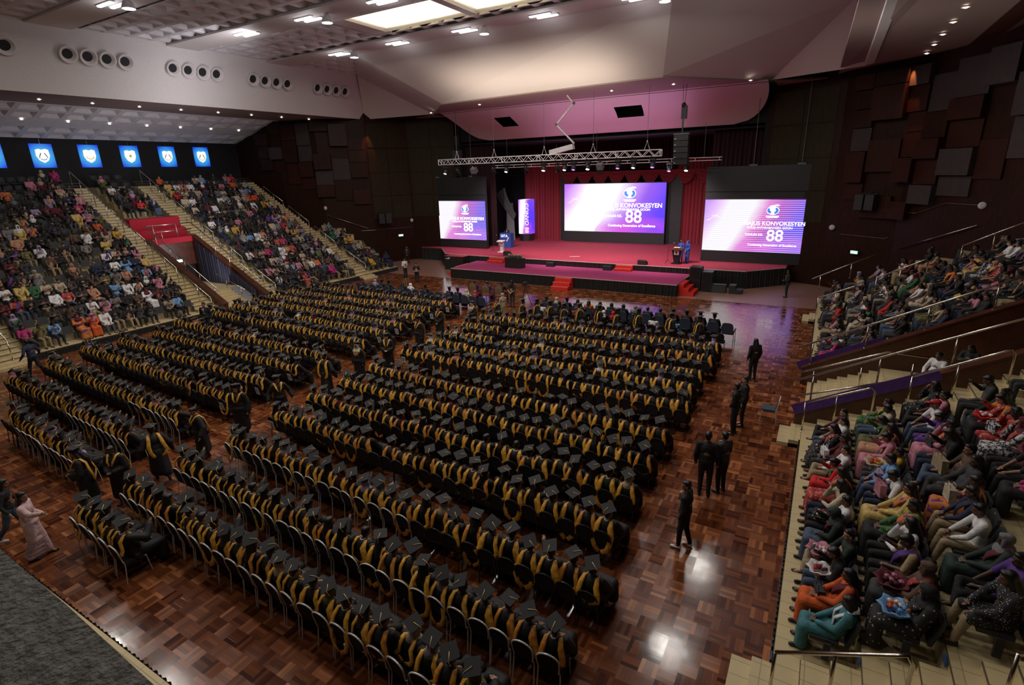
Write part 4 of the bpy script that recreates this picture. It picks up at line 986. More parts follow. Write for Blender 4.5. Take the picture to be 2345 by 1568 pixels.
# ================================================================ SPECTATORS
SP = [seated(-.12, .1, .05, 'lap'), seated(-.08, -.25, .2, 'cross'), seated(.02, .1, .45, 'phone'), seated(-.14, .3, 0, 'lap', cross=True), seated(.06, -.1, .2, 'knees', .15, .08), seated(-.05, -.4, .1, 'chin')]
S = []
for J in SP:
    S.append(dict(J=J, body=body_mesh(J, 'person_body', .0125), shirt=top_mesh(J), tee=top_mesh(J, 'shirt', sleeve='short'), tunic=top_mesh(J, 'tunic', loose=.018, long_=True), trousers=bottom_mesh(J), skirt=bottom_mesh(J, 'skirt', 'skirt'),
        short=hair_mesh(J, 'short'), long=hair_mesh(J, 'long'), bun=hair_mesh(J, 'bun'), hijab=hair_mesh(J, 'hijab', 'headscarf', 'cl0'), shoes=shoe_mesh(J), sash=sash_mesh(J), scarf=sash_mesh(J, 'scarf'), s0=shoe_mesh(J, only=0), s1=shoe_mesh(J, only=1)))
SL = [{k: low(v[k], {'body': .03, 'shirt': .09, 'tee': .09, 'tunic': .07, 'trousers': .08, 'skirt': .07, 'short': .16, 'long': .12, 'bun': .16, 'hijab': .09, 'shoes': .12}[k]) for k in v if k not in ('J', 's0', 's1', 'sash', 'scarf')} for v in S]
def person(root, me_body, loc, rz, sc, skin, parts, label, cat='person', group=None):
    t = D.objects.new(root, me_body); COL.objects.link(t); t.location = loc; t.rotation_euler = (0, 0, rz); t.scale = (sc,) * 3; setm(t, 0, skin)
    for nm, me, key in parts:
        c = mk(nm, me, t)
        if key: setm(c, 0, key)
    return tag(t, label, cat, group)
# stadium seat
def seat_meshes():
    m = MB(); m.box(-.22, -.05, .40, .22, .36, .47); m.bar((-.24, .1, .1), (-.24, .1, .42), .05, .1); m.bar((.24, .1, .1), (.24, .1, .42), .05, .1)
    m2 = MB(); n = 8; pts = [(-.23, .44), (-.235, .80), (-.2, .88), (.2, .88), (.235, .80), (.23, .44)]; m2.slab([(x, -.13 - (z - .44) * .25, z) for x, z in pts], (0, -.055, 0)); m2.cur = 1; m2.ell((0, -.24, .885), .011, 6)
    f = MB(); pts = [(-.21, .40), (-.22, .74), (-.18, .80), (.18, .80), (.22, .74), (.21, .40)]; f.slab([(x, -.02 - (z - .4) * .1, z) for x, z in pts], (0, -.05, 0)); f.bar((-.24, .0, .1), (-.24, .0, .42), .05, .1)
    s = MB(); s.cur = 0; s.add(m.v, m.f); s.add(m2.v[:12], m2.f[:8])
    return m.mesh('stadium_seat', 'seatgrey'), m2.mesh('backrest', ['seatgrey', 'white']), s.mesh('stadium_seat', 'seatgrey'), f.mesh('stadium_seat', 'seatgrey')
seat_a, seat_b, seat_one, seat_fold = seat_meshes(); lowseat = low(seat_one, 1.0)
RI = np.array(R_); CAMP = np.array([0, 0, 8.1])
def px(p): q = RI.T @ (np.array(p, float) - CAMP); return (1172.5 + 1219.25 * q[0] / q[2], 784 + 1219.25 * q[1] / q[2]) if q[2] > .1 else (-999, -999)
def inview(p, mg=45): a, b_ = px(p); return -mg < a < 2345 + mg and -mg < b_ < 1568 + mg * 1.5
BLK = {'left': [(9.45, 17.95, 0, 15, 'near block'), (19.95, 22.1, 10, 15, 'block above stairwell'), (24.0, 31.1, 0, 14, 'middle block'), (32.8, 35.7, 0, 6, 'far block')],
       'right': [(8.15, 16.3, 0, 8, 'near block'), (18.0, 21.8, 11, 12, 'block above stairwell'), (22.4, 31.1, 0, 9, 'middle block'), (32.8, 35.6, 0, 6, 'far block')]}
PAL = ['black'] * 50 + ['charcoal'] * 16 + ['navy'] * 8 + ['white'] * 15 + ['cream'] * 6 + ['maroon'] * 6 + ['red'] * 3 + ['orange'] * 3 + ['pink'] * 6 + ['magenta'] * 2 + ['lilac'] * 3 + ['purple'] + ['skyblue'] * 4 + ['teal'] + ['green'] + ['olive'] * 3 + ['mustard'] * 3 + ['brown'] * 9 + ['khaki'] * 3 + ['grey'] * 10 + ['peach'] * 4 + ['beige'] * 5 + ['batik black'] * 5 + ['batik white'] * 3 + ['batik red'] * 3 + ['sari gold'] * 2 + ['sari orange'] * 2
NEAR = {0: [('teal', 'tunic', 'skirt', 'long'), ('orange', 'tunic', 'skirt', 'long'), ('black', 'shirt', 'trousers', 'short'), ('darkgreen', 'shirt', 'trousers', 'short'), ('darkgreen', 'tunic', 'skirt', 'hijab:darkgreen'), ('white', 'tee', 'trousers', 'short'), ('cream', 'shirt', 'trousers', 'long'), ('batik red', 'tunic', 'skirt', 'long'), ('red', 'tunic', 'skirt', 'bun'), ('white', 'shirt', 'trousers', 'short'), ('maroon', 'shirt', 'trousers', 'bun'), ('polka', 'tunic', 'skirt', 'long'), ('white', 'tee', 'trousers', 'short'), ('maroon', 'shirt', 'trousers', 'short'), None, None],
        1: [('batik black', 'tunic', 'skirt', 'hijab:black'), ('brown', 'tunic', 'skirt', 'hijab:brown'), ('khaki', 'tee', 'trousers', 'short'), ('white', 'shirt', 'trousers', 'long'), ('sari green', 'tunic', 'skirt', 'bun'), ('sari gold', 'tunic', 'skirt', 'long'), ('white', 'tee', 'trousers', 'short'), ('skyblue', 'shirt', 'trousers', 'short'), ('mustard', 'shirt', 'trousers', 'short'), ('pink', 'tunic', 'skirt', 'bun'), ('peach', 'tunic', 'skirt', 'long'), ('olive', 'tunic', 'skirt', 'long'), ('cream', 'tee', 'trousers', 'short'), ('sari green', 'tunic', 'skirt', 'bun'), None, None],
        2: [('polka', 'tunic', 'trousers', 'long'), ('purple', 'tee', 'trousers', 'short'), ('darkgreen', 'tunic', 'skirt', 'hijab:grey'), ('white', 'shirt', 'trousers', 'short'), ('navy', 'shirt', 'trousers', 'short'), ('sari orange', 'tunic', 'skirt', 'bun'), ('charcoal', 'tunic', 'trousers', 'long'), ('brown', 'shirt', 'trousers', 'short'), ('black', 'shirt', 'trousers', 'long'), ('pink', 'tunic', 'skirt', 'bun'), ('purple', 'tunic', 'trousers', 'short'), ('white', 'tee', 'trousers', 'redcap'), ('pink', 'tee', 'trousers', 'bun'), ('batik black', 'tunic', 'trousers', 'long'), None, None],
        3: [('black', 'tunic', 'skirt', 'long'), ('batik white', 'tunic', 'skirt', 'long'), ('charcoal', 'shirt', 'trousers', 'short'), ('red', 'shirt', 'trousers', 'short'), ('batik black', 'tunic', 'trousers', 'short'), ('magenta', 'tunic', 'skirt', 'long'), ('black', 'tee', 'trousers', 'short'), ('maroon', 'shirt', 'trousers', 'short'), ('batik white', 'tunic', 'skirt', 'hijab:maroon'), ('batik red', 'tunic', 'trousers', 'long'), ('sari orange', 'tunic', 'skirt', 'long'), ('black', 'tunic', 'trousers', 'bun'), ('charcoal', 'shirt', 'trousers', 'short'), None, None, None]}
SS = []
for side in ('right', 'left'):
    xf, sg = SIDES[side]
    for (y0, y1, k0, k1, bn) in BLK[side]:
        for k in range(k0, k1):
            n = int((y1 - y0) / .545)
            for i in range(n):
                y = y0 + .27 + i * (y1 - y0 - .5) / max(1, n - 1)
                if bn == 'far block' and (y - 32.8) > 3.0 - .38 * k: continue
                x = edge(side, k) + sg * (.62 + (.2 if k == 0 else 0)); z = tz(k)
                if not inview((x - sg * .2, y, z + .9)): continue
                SS.append((x * x + y * y + (8.1 - z) ** 2, side, bn, k, i, x, y, z, n))
SS.sort()
mass_s, mass_t = Mass(), Mass(); ns = 0; seatn = 0; LAPS = {}; VAR = {}
SKN = {'left': [0, 1, 1, 3, 2], 'right': [0, 1, 1, 3, 3, 2]}
NM = {'shirt': 'long-sleeved shirt', 'tee': 'short-sleeved shirt', 'tunic': 'tunic'}
for q, (d2, side, bn, k, i, x, y, z, n) in enumerate(SS):
    rr = random.Random(q * 13 + 5); sg = SIDES[side][1]; rz = PI / 2 if side == 'right' else -PI / 2
    where = '%s stand %s, %s row, seat %s' % (side, bn, ordn(k + 1), ordn(i + 1))
    where = '%s stand %s, %s row, %s seat' % (side, bn, ordn(k + 1), ordn(i + 1))
    spec = None
    if side == 'right' and bn == 'near block' and k in NEAR and i < len(NEAR[k]): spec = NEAR[k][i]; fixed = True
    else:
        fixed = False
        if rr.random() > (.06 if side == 'right' else .09) and not (side == 'left' and k >= 13 and rr.random() < .35):
            c = rr.choice(PAL); h = rr.choice(['short', 'short', 'long', 'bun', 'hijab:' + rr.choice(HJ + ['black', 'navy', 'maroon'])])
            if h.startswith('hijab') or 'sari' in c: spec = (c, 'tunic', 'skirt', h)
            else: spec = (c, rr.choice(['shirt', 'tee', 'tee', 'tunic']), 'trousers', h)
    fold = spec is None
    if seatn < 300:
        if fold: t = D.objects.new('stadium_seat', seat_fold); COL.objects.link(t)
        elif q < 160: t = D.objects.new('stadium_seat', seat_a); COL.objects.link(t); mk('backrest', seat_b, t)
        else: t = D.objects.new('stadium_seat', seat_one); COL.objects.link(t)
        t.location = (x, y, z - .02); t.rotation_euler = (0, 0, rz)
        tag(t, ('empty folded grey seat, ' if fold else 'occupied grey seat, ') + where, 'seat', 'tip-up seats of the stands'); seatn += 1
    else: mass_t.put(lowseat, TR((x, y, z - .02), rz), ['seatgrey'])
    if fold: continue
    c, tp, bt, h = spec; hj = h.split(':')[1] if ':' in h else None; hk = 'hijab' if hj else ('short' if h == 'redcap' else h)
    vi = rr.randrange(6); v = S[vi]
    if bt == 'skirt' and vi == 3: vi = 0; v = S[0]
    sk = 'skin%d' % rr.choice(SKN[side]); sc = rr.uniform(.93, 1.05); jz = rz + rr.uniform(-.15, .15); loc = (x + sg * -.04, y + rr.uniform(-.03, .03), z)
    bcol = c if bt == 'skirt' and rr.random() < .7 else rr.choice(['black', 'black', 'charcoal', 'navy', 'jeans', 'khaki', 'black'])
    hcol = hj or ('hairgrey' if hk == 'short' and rr.random() < .12 else 'hairblk')
    if ns < 300:
        desc = ('%s-scarfed' % hj if hj else {'short': 'short-haired', 'long': 'long-haired', 'bun': 'bun-haired'}[hk])
        t = person('spectator', v['body'], loc, jz, sc, sk, [(NM[tp].split()[-1], v[tp], c), (bt, v[bt], bcol), ('headscarf' if hj else 'hair', v[hk], hcol), ('shoe', v['s0'], None), ('shoe', v['s1'], None)],
                   '%s person in %s %s, %s' % (desc, c.replace('batik', 'patterned').replace('polka', 'polka-dot'), NM[tp].split()[-1], where), 'person', 'spectators seated in the stands'); ns += 1
        if bt == 'skirt' and side == 'right' or rr.random() < .12:
            e_ = mk('scarf' if (k, i) == (0, 0) else 'sash', v['scarf' if (k, i) == (0, 0) else 'sash'], t); setm(e_, 0, 'white' if (k, i) == (0, 0) else rr.choice(['purple', 'green', 'mustard', 'maroon', 'cream', 'sari orange', 'batik red', c]))
        if h == 'redcap': rc = MB(); J = v['J']; rc.ell(J.head + V((0, -.02, .06)), (.095, .11, .075), 14); rc.slab([tuple(J.head + V(p)) for p in ((-.07, .06, .05), (.07, .06, .05), (.06, .17, .03), (-.06, .17, .03))], (0, 0, .012)); rc.build('baseball_cap', 'red', t, smooth=True)
        if side == 'right' and bn == 'near block': LAPS[(k, i)] = (loc, jz); VAR[(k, i)] = vi
    else:
        mx = TR(loc, jz, sc); L = SL[vi]
        mass_s.put(L['body'], mx, [sk, 'eye', 'lip']); mass_s.put(L[tp], mx, [c]); mass_s.put(L[bt], mx, [bcol]); mass_s.put(L[hk], mx, [hcol]); mass_s.put(L['shoes'], mx, ['shoe'])
o = mass_s.build('spectators'); o['label'] = 'far rows of seated spectators filling the upper and far tiers of the stands'; o['category'] = 'crowd'
o = mass_t.build('stadium_seats'); o['label'] = 'far rows of grey tip-up seats under the spectators in the stands'; o['category'] = 'seats'
# things on laps
def on_lap(k, i, dz=.62, fy=.24): loc, rz = LAPS[(k, i)]; return V(loc) + Matrix.Rotation(rz, 3, 'Z') @ V((0, fy, dz)), rz
def bouquet(k, i, wrap, fl, label, sc=1.0):
    if (k, i) not in LAPS: return
    p, rz = on_lap(k, i, .66); t = tag(empty('bouquet', p, rz + .4), label, 'bouquet'); t.scale = (sc,) * 3; r_ = random.Random(k * 20 + i)
    m = MB(); n = 22; prof = [(.03, -.14), (.05, -.08), (.13, .02), (.21, .1), (.19, .11), (.11, .03)]; vs = []
    for r, z in prof:
        for j in range(n): a = 2 * PI * j / n; f = 1 + .12 * math.sin(a * 7); vs.append((r * f * math.cos(a), r * f * math.sin(a), z + .02 * math.sin(a * 5)))
    m.add(vs, [(a * n + j, a * n + (j + 1) % n, (a + 1) * n + (j + 1) % n, (a + 1) * n + j) for a in range(5) for j in range(n)]); m.build('wrapping', wrap, t, smooth=True)
    for f_ in range(9):
        a = f_ * 2.4; r = .035 * math.sqrt(f_ + .4); q = MB(); c = (r * math.cos(a), r * math.sin(a), .09 + r_.random() * .03)
        q.ell(c, .032, 8)
        for pt in range(5): b_ = pt * 1.257; q.ell((c[0] + .022 * math.cos(b_), c[1] + .022 * math.sin(b_), c[2] + .008), (.018, .018, .014), 6)
        q.build('flower', fl[f_ % len(fl)], t, smooth=True)
bouquet(0, 2, 'white', ['red', 'maroon', 'white'], 'white-wrapped bouquet with dark red flowers on lap in front row of near right block')
bouquet(0, 3, 'pink', ['white', 'pink'], 'pink and white wrapped bouquet on lap in front row of near right block', 1.15)
bouquet(0, 5, 'batik black', ['cream', 'red'], 'black and white wrapped bouquet with cream flowers on white-shirted lap in front row')
bouquet(1, 0, 'skyblue', ['orange', 'skyblue', 'white'], 'sky blue ribbon bouquet on lap of black-scarfed person', 1.1)
bouquet(1, 1, 'maroon', ['maroon', 'pink'], 'dark red paper-wrapped bouquet on lap of brown-scarfed person', 1.2)
bouquet(1, 8, 'cream', ['red', 'mustard', 'orange'], 'cream-wrapped red and yellow bouquet beside yellow shirt in second row', 1.1)
bouquet(3, 10, 'red', ['white', 'red'], 'red-wrapped bouquet with white flowers in fourth row near steps', 1.1)
def bag(k, i, c, label, w_=.3, h=.28):
    if (k, i) not in LAPS: return
    p, rz = on_lap(k, i, .62, .22); t = tag(empty('bag', p, rz + .3), label, 'bag'); m = MB(); m.slab([(-w_ / 2, -.06, 0), (w_ / 2, -.06, 0), (w_ / 2 * .9, -.05, h), (-w_ / 2 * .9, -.05, h)], (0, .12, 0)); m.build('body', c, t)
    for yy in (-.03, .05): m = MB(); m.tube([(-.07, yy, h - .01), (-.06, yy, h + .08), (.06, yy, h + .08), (.07, yy, h - .01)], .006, 6); m.build('handle', c, t)
bag(2, 7, 'khaki', 'brown paper bag on lap in third row of near right block', .42, .3); bag(1, 6, 'pink', 'pink and grey backpack on lap in second row'); bag(0, 1, 'charcoal', 'dark patterned handbag on lap of orange tunic', .24, .16)
bag(2, 9, 'charcoal', 'dark grey clutch bag on lap of pink tunic in third row', .22, .14); bag(0, 10, 'white', 'white tote bag on lap near steps in front row', .3, .22); bag(2, 5, 'cream', 'pale yellow plastic bag beside orange sari', .3, .26)
bag(1, 7, 'lilac', 'lilac backpack on lap of sky blue shirt in second row', .26, .26); bag(3, 9, 'batik white', 'silver patterned bag on lap in fourth row', .3, .2)
M['phone_lit'] = mat('lit_phone_screen', (.1, .1, .1), .3, emis=(.5, .6, .9), es=.8)
np_ = 0
for (k, i), vi in sorted(VAR.items()):
    if vi == 2 and k < 6 and np_ < 8:
        loc, rz = LAPS[(k, i)]; p = V(loc) + Matrix.Rotation(rz, 3, 'Z') @ V((.09, .40, 1.07)); t = tag(empty('phone', p, rz), 'phone held up by person in %s row, %s seat of near right block' % (ordn(k + 1), ordn(i + 1)), 'phone'); np_ += 1
        m = MB(); m.box(-.04, -.006, -.08, .04, .006, .08, Matrix.Rotation(.5, 4, 'X')); m.build('case', 'charcoal', t); m = MB(); m.box(-.035, -.009, -.072, .035, -.006, .072, Matrix.Rotation(.5, 4, 'X')); m.build('lit_screen', 'phone_lit', t)
# ================================================================ STANDING PEOPLE
STP = dict(side=standing('side'), front=standing('front', 0, 0, .25), back=standing('back'), clasp=standing('clasp'), walk=standing('wide', .28, 0, .1, .05), point=standing('point', .12, -.3), look=standing('side', .08, .5), wideg=standing('wide', .1, .3, .2))
SB = {k: body_mesh(J, 'person_body', .0125) for k, J in STP.items()}
def jacket_extra(J):
    m = MB(); m.slab([tuple(J.chest + V(p)) for p in ((-.05, .135, .15), (.05, .135, .15), (.0, .155, -.08))], (0, .012, 0)); f = m.mesh('shirt_front', 'white')
    m = MB(); m.slab([tuple(J.chest + V(p)) for p in ((-.012, .155, .12), (.012, .155, .12), (.016, .17, -.06), (-.016, .17, -.06))], (0, .008, 0)); return f, m.mesh('tie', 'black')
_cache = {}
def garm(p, kind):
    if (p, kind) in _cache: return _cache[(p, kind)]
    J = STP[p]
    r = {'jacket': lambda: top_mesh(J, 'jacket', loose=.012), 'shirt': lambda: top_mesh(J), 'tee': lambda: top_mesh(J, sleeve='short'), 'tunic': lambda: top_mesh(J, 'tunic', loose=.02, long_=True), 'trousers': lambda: bottom_mesh(J), 'skirt': lambda: bottom_mesh(J, 'skirt', 'skirt'),
         'gown': lambda: gown_mesh(J), 'hood': lambda: hood_mesh(J, 1), 'short': lambda: hair_mesh(J, 'short'), 'long': lambda: hair_mesh(J, 'long'), 'bun': lambda: hair_mesh(J, 'bun'), 'hijab': lambda: hair_mesh(J, 'hijab', 'headscarf', 'cl0'), 'shoe0': lambda: shoe_mesh(J, only=0), 'shoe1': lambda: shoe_mesh(J, only=1),
         'sf': lambda: jacket_extra(J)[0], 'tie': lambda: jacket_extra(J)[1]}[kind]()
    _cache[(p, kind)] = r; return r
def stander(p, loc, face, outfit, label, hair='short', sc=1.0, skin='skin0', col='black', bcol='black', shoes=None, hcol='hairblk', group=None, root='person', cap=True):
    rz = math.radians(face) - PI / 2; parts = [('shoe', garm(p, 'shoe0'), shoes), ('shoe', garm(p, 'shoe1'), shoes)]
    if outfit == 'suit': parts += [('jacket', garm(p, 'jacket'), col), ('trousers', garm(p, 'trousers'), bcol), ('shirt_front', garm(p, 'sf'), None), ('tie', garm(p, 'tie'), None)]
    elif outfit == 'gown': parts += [('gown', garm(p, 'gown'), None), ('hood', garm(p, 'hood'), None), ('trousers', garm(p, 'trousers'), bcol)]
    elif outfit == 'dress': parts += [('dress', garm(p, 'tunic'), col), ('skirt', garm(p, 'skirt'), bcol)]
    else: parts += [(outfit, garm(p, outfit), col), ('trousers', garm(p, 'trousers'), bcol)]
    parts.append(('headscarf' if hair == 'hijab' else 'hair', garm(p, hair), hcol))
    t = person(root, SB[p], loc, rz, sc, skin, parts, label, 'person', group)
    if outfit == 'gown' and cap:
        J = STP[p]; c = mk('mortarboard', capme, t); c.matrix_local = Matrix.Translation(J.head + V((0, -.03, .085))) @ Matrix.Rotation(J.yaw, 4, 'Z') @ Matrix.Rotation(.15 - J.pitch * .5, 4, 'X'); mk('tassel', TAS[1], c)
    return t
U = 'ushers in black suits'
stander('look', (-1.85, 10.4, 0), 175, 'suit', 'young usher in black suit and white sneakers on open parquet by right block', shoes='sneaker', sc=.97)
stander('side', (-1.85, 12.65, 0), 95, 'suit', 'usher in black suit seen from behind, left of close pair', sc=1.05, group=U)
stander('clasp', (-1.5, 13.0, 0), 150, 'suit', 'usher in charcoal suit, right one of the close pair', col='charcoal', group=U)
stander('clasp', (-1.7, 16.5, 0), 170, 'suit', 'darker usher standing half in front of bow-tied usher', skin='skin1', group=U)
stander('side', (-1.55, 17.2, 0), 190, 'suit', 'usher with white shirt front and curly hair, upper of two beside row G', skin='skin2', group=U)
stander('side', (-1.75, 21.6, 0), 130, 'suit', 'long-haired woman in black trouser suit standing alone near rows C', 'long', .98, 'skin2', group=U)
stander('front', (-1.6, 37.2, 0), 190, 'suit', 'man in dark suit reading a booklet beside right end of stage', skin='skin1')
stander('front', (-29.2, 32.9, 0), -10, 'tee', 'person in white shirt and yellow shoes on parquet left of stage', col='white', shoes='mustard', skin='skin0')
stander('front', (-26.9, 31.6, 0), -60, 'tee', 'person in black polo shirt standing left of front seats', 'bun', .97, 'skin2')
stander('clasp', (-34.0, 38.8, 0), -60, 'suit', 'usher in dark suit beside doorway under left exit sign', skin='skin0', group=U)
stander('back', (-16.4, 28.1, 0), 95, 'tee', 'cameraman in black shirt with hands behind back near ornate chairs', 'long', skin='skin2', bcol='charcoal')
stander('walk', (-29.7, 8.6, 0), 200, 'suit', 'usher in black suit walking beside front skirt of near left block', skin='skin1', col='navy', group=U)
stander('side', (-28.6, 15.9, 0), -60, 'suit', 'tall usher in black suit at foot of left stairwell', sc=1.1, skin='skin0', group=U)
stander('side', (-28.9, 23.6, 0), -70, 'suit', 'usher in suit standing before middle left block', skin='skin3', group=U)
stander('point', (-14.65, 3.3, 0), 55, 'dress', 'woman in long pale pink dress reaching out beside short back row', 'long', .98, 'skin0', 'palepink', 'palepink')
stander('walk', (-15.9, 3.3, 0), 60, 'shirt', 'person in black top and dark skirt at left picture edge beside ledge', 'long', .95, 'skin0', 'black', 'jeans', shoes='sneaker')
Q = 'graduates walking along the centre aisle'
for (p, x, y, f, lab, h) in (('wideg', -15.5, 7.7, -100, 'graduate seen side-on beside end chair of row K', 'short'), ('walk', -15.45, 6.45, 165, 'graduate striding across aisle with back foot raised', 'short'), ('front', -15.2, 5.35, -60, 'graduate with hair down looking at hands near short back row', 'short'), ('front', -15.7, 4.8, -120, 'graduate facing camera with bowed head at near end of aisle', 'long'),
        ('side', -15.9, 9.3, -60, 'graduate standing in aisle next to row J sign', 'long'), ('wideg', -15.6, 10.6, -30, 'graduate stepping toward row I from aisle', 'short'), ('walk', -15.8, 12.8, 100, 'graduate with swinging gown walking away beside row H', 'bun'), ('side', -15.9, 14.6, -80, 'graduate standing in aisle beside row G', 'hijab'),
        ('front', -15.5, 15.9, -60, 'graduate facing camera with clasped hands beside row F', 'short'), ('side', -16.0, 18.6, -100, 'graduate standing in aisle beside row D', 'short'), ('clasp', -16.4, 20.7, -95, 'graduate standing in aisle beside row C', 'short'), ('front', -15.5, 22.4, -110, 'graduate in pale headscarf facing camera at row B', 'hijab'), ('clasp', -14.7, 23.6, -120, 'graduate with glasses and gold hood near first rows', 'short')):
    stander(p, (x, y, 0), f, 'gown', lab, h, rng.uniform(.96, 1.03), 'skin%d' % rng.randint(4), group=Q, root='graduate', hcol='cream' if h == 'hijab' else 'hairblk', cap='hair' not in lab and 'glasses' not in lab)
for i, xx in enumerate((-13.3, -12.5, -11.8, -10.9, -10.1, -9.1, -8.1, -7.1, -5.6, -4.3)):
    stander('clasp', (xx, 23.9 + .1 * (i % 3), 0), 20 + 10 * (i % 3), 'gown', 'graduate in standing queue behind front seats, %s from its left end' % ordn(i + 1), ['short', 'long', 'hijab', 'long'][i % 4], rng.uniform(.96, 1.03), 'skin%d' % rng.randint(4), group='graduates standing in a queue', root='graduate', hcol='black' if i % 4 == 2 else 'hairblk')
stander('clasp', (-9.15, 41.05, SZ), -110, 'shirt', 'man in royal blue robe at microphone behind right podium', 'short', 1.0, 'skin0', 'blue', 'blue')
stander('clasp', (-8.65, 40.95, SZ), -130, 'dress', 'woman in long royal blue dress and headscarf beside right podium', 'hijab', .97, 'skin2', 'blue', 'blue', hcol='blue')
stander('front', (-27.0, 45.6, SZ), -60, 'suit', 'dark-clothed musician standing behind blue-draped stand on stage', 'short', 1.0, 'skin1')
stander('clasp', (-15.2, 25.0, 0), 160, 'dress', 'woman in beige dress and headscarf standing near row A', 'hijab', .95, 'skin2', 'beige', 'beige', hcol='beige')
# two in the right stairwell
person('person', S[0]['body'], (3.25, 18.7, 1.45), PI * .75, 1.0, 'skin1', [('shirt', S[0]['shirt'], 'white'), ('trousers', S[0]['trousers'], 'black'), ('hair', S[0]['short'], 'hairblk'), ('shoe', S[0]['s0'], None), ('shoe', S[0]['s1'], None)], 'man in white shirt sitting inside right stairwell')
person('person', S[1]['body'], (4.35, 20.5, 1.3), PI * .8, 1.0, 'skin1', [('shirt', S[1]['shirt'], 'black'), ('trousers', S[1]['trousers'], 'black'), ('hair', S[1]['long'], 'hairblk'), ('shoe', S[1]['s0'], None), ('shoe', S[1]['s1'], None)], 'dark-clothed person in shadow deeper inside right stairwell')
# ---- front row of padded armchairs and their guests
def vip_meshes():
    m = MB(); m.box(-.25, -.22, .40, .25, .26, .48); n = MB(); pts = [(-.25, .45), (-.27, .8), (-.22, .95), (-.12, 1.0), (.12, 1.0), (.22, .95), (.27, .8), (.25, .45)]; n.slab([(x, -.22 - (z - .45) * .2, z) for x, z in pts], (0, -.07, 0))
    F = []
    for s in (-1, 1): f = MB(); F.append(f); f.tube([(s * .29, -.25, 0), (s * .29, -.22, .62), (s * .29, .2, .62), (s * .29, .24, 0)], .014, 6); f.box(s * .29 - .03, -.2, .61, s * .29 + .03, .2, .65)
    return m.mesh('padded_chair', 'bluechair'), n.mesh('backrest', 'bluechair'), [f.mesh('armrest', 'blackmetal') for f in F]
va, vb, vc = vip_meshes()
VX = [(-27.9 + .66 * i, 26.9 - .03 * i, 'left') for i in range(17)] + [(-13.3 + .66 * i, 26.75 - .03 * i, 'right') for i in range(16)]
OCC = {17: ('black', 'hijab:black'), 18: ('black', 'hijab:cream'), 19: ('black', 'cap'), 20: ('black', 'long'), 21: ('orange', 'long'), 22: ('black', 'hijab:black'), 23: ('black', 'hijab:black'), 24: ('black', 'hijab:black'), 25: ('grey', 'hijab:grey'), 26: ('black', 'short'), 27: ('black', 'short'), 28: ('black', 'cap'), 29: ('black', 'cap'), 30: ('black', 'cap'), 31: ('black', 'cap'), 14: ('cream', 'hijab:cream'), 12: ('black', 'cap'), 13: ('black', 'cap'), 2: ('lilac', 'hijab:lilac'), 3: ('black', 'cap'), 4: ('black', 'cap'), 6: ('black', 'long'), 7: ('white', 'hijab:white'), 9: ('black', 'cap'), 0: ('maroon', 'hijab:maroon'), 15: ('maroon', 'hijab:batik red')}
for i, (x, y, bl) in enumerate(VX):
    t = D.objects.new('padded_chair', va); COL.objects.link(t); mk('backrest', vb, t); [mk('armrest', q_, t) for q_ in vc]; t.location = (x, y, 0); t.rotation_euler = (0, 0, -.04)
    nn = i + 1 if i < 17 else i - 16
    tag(t, 'blue-grey padded armchair, %s from left in %s front row' % (ordn(nn), bl), 'chair', 'padded armchairs of the front rows')
    if i in OCC:
        c, h = OCC[i]; v = S[0]; hj = h.split(':')[1] if ':' in h else None
        t = person('guest', v['body'], (x, y + .08, .0), -.04, 1.0, 'skin%d' % (i % 3), [('tunic', v['tunic'], c), ('skirt', v['skirt'], c), ('headscarf' if hj else 'hair', v['hijab' if hj else ('long' if h == 'long' else 'short')], hj or 'hairblk')], 'guest in %s%s seated %s from left in %s front row' % (c, ' mortarboard' if h == 'cap' else (' with %s scarf' % hj.replace('batik ', '') if hj else ''), ordn(nn), bl), 'person', 'guests in the front rows')
        if h == 'cap': cc = mk('mortarboard', capme, t); cc.matrix_local = Matrix.Translation(v['J'].head + V((0, -.03, .085)))
# second line of plain black chairs behind them
for i in range(20):
    x = -13.4 + .52 * i; 
    t = D.objects.new('banquet_chair', smsh['blackmetal']); COL.objects.link(t); t.location = (x, 25.3 - .03 * i, 0); t.rotation_euler = (0, 0, rng.uniform(-.05, .05)); tag(t, 'black chair behind right front armchairs, %s from left' % ordn(i + 1), 'chair', 'black chairs behind the front row')
    if i in (1, 3, 5, 6, 8, 9, 11, 13, 15, 17):
        c, h = [('white', 'short'), ('brown', 'long'), ('red', 'hijab:brown'), ('black', 'short'), ('black', 'hijab:white'), ('maroon', 'hijab:red'), ('black', 'long'), ('white', 'short'), ('skyblue', 'short'), ('black', 'long')][(1, 3, 5, 6, 8, 9, 11, 13, 15, 17).index(i)]; hj = h.split(':')[1] if ':' in h else None; v = S[(i * 3) % 3]
        person('guest', v['body'], (x, 25.43 - .03 * i, 0), 0, .97, 'skin%d' % (i % 3), [('shirt', v['shirt'], c), ('trousers', v['trousers'], 'black'), ('headscarf' if hj else 'hair', v['hijab' if hj else h], hj or 'hairblk')], 'guest in %s on black chair behind right armchairs, %s from left' % (c, ordn(i + 1)), 'person', 'guests behind the front row')
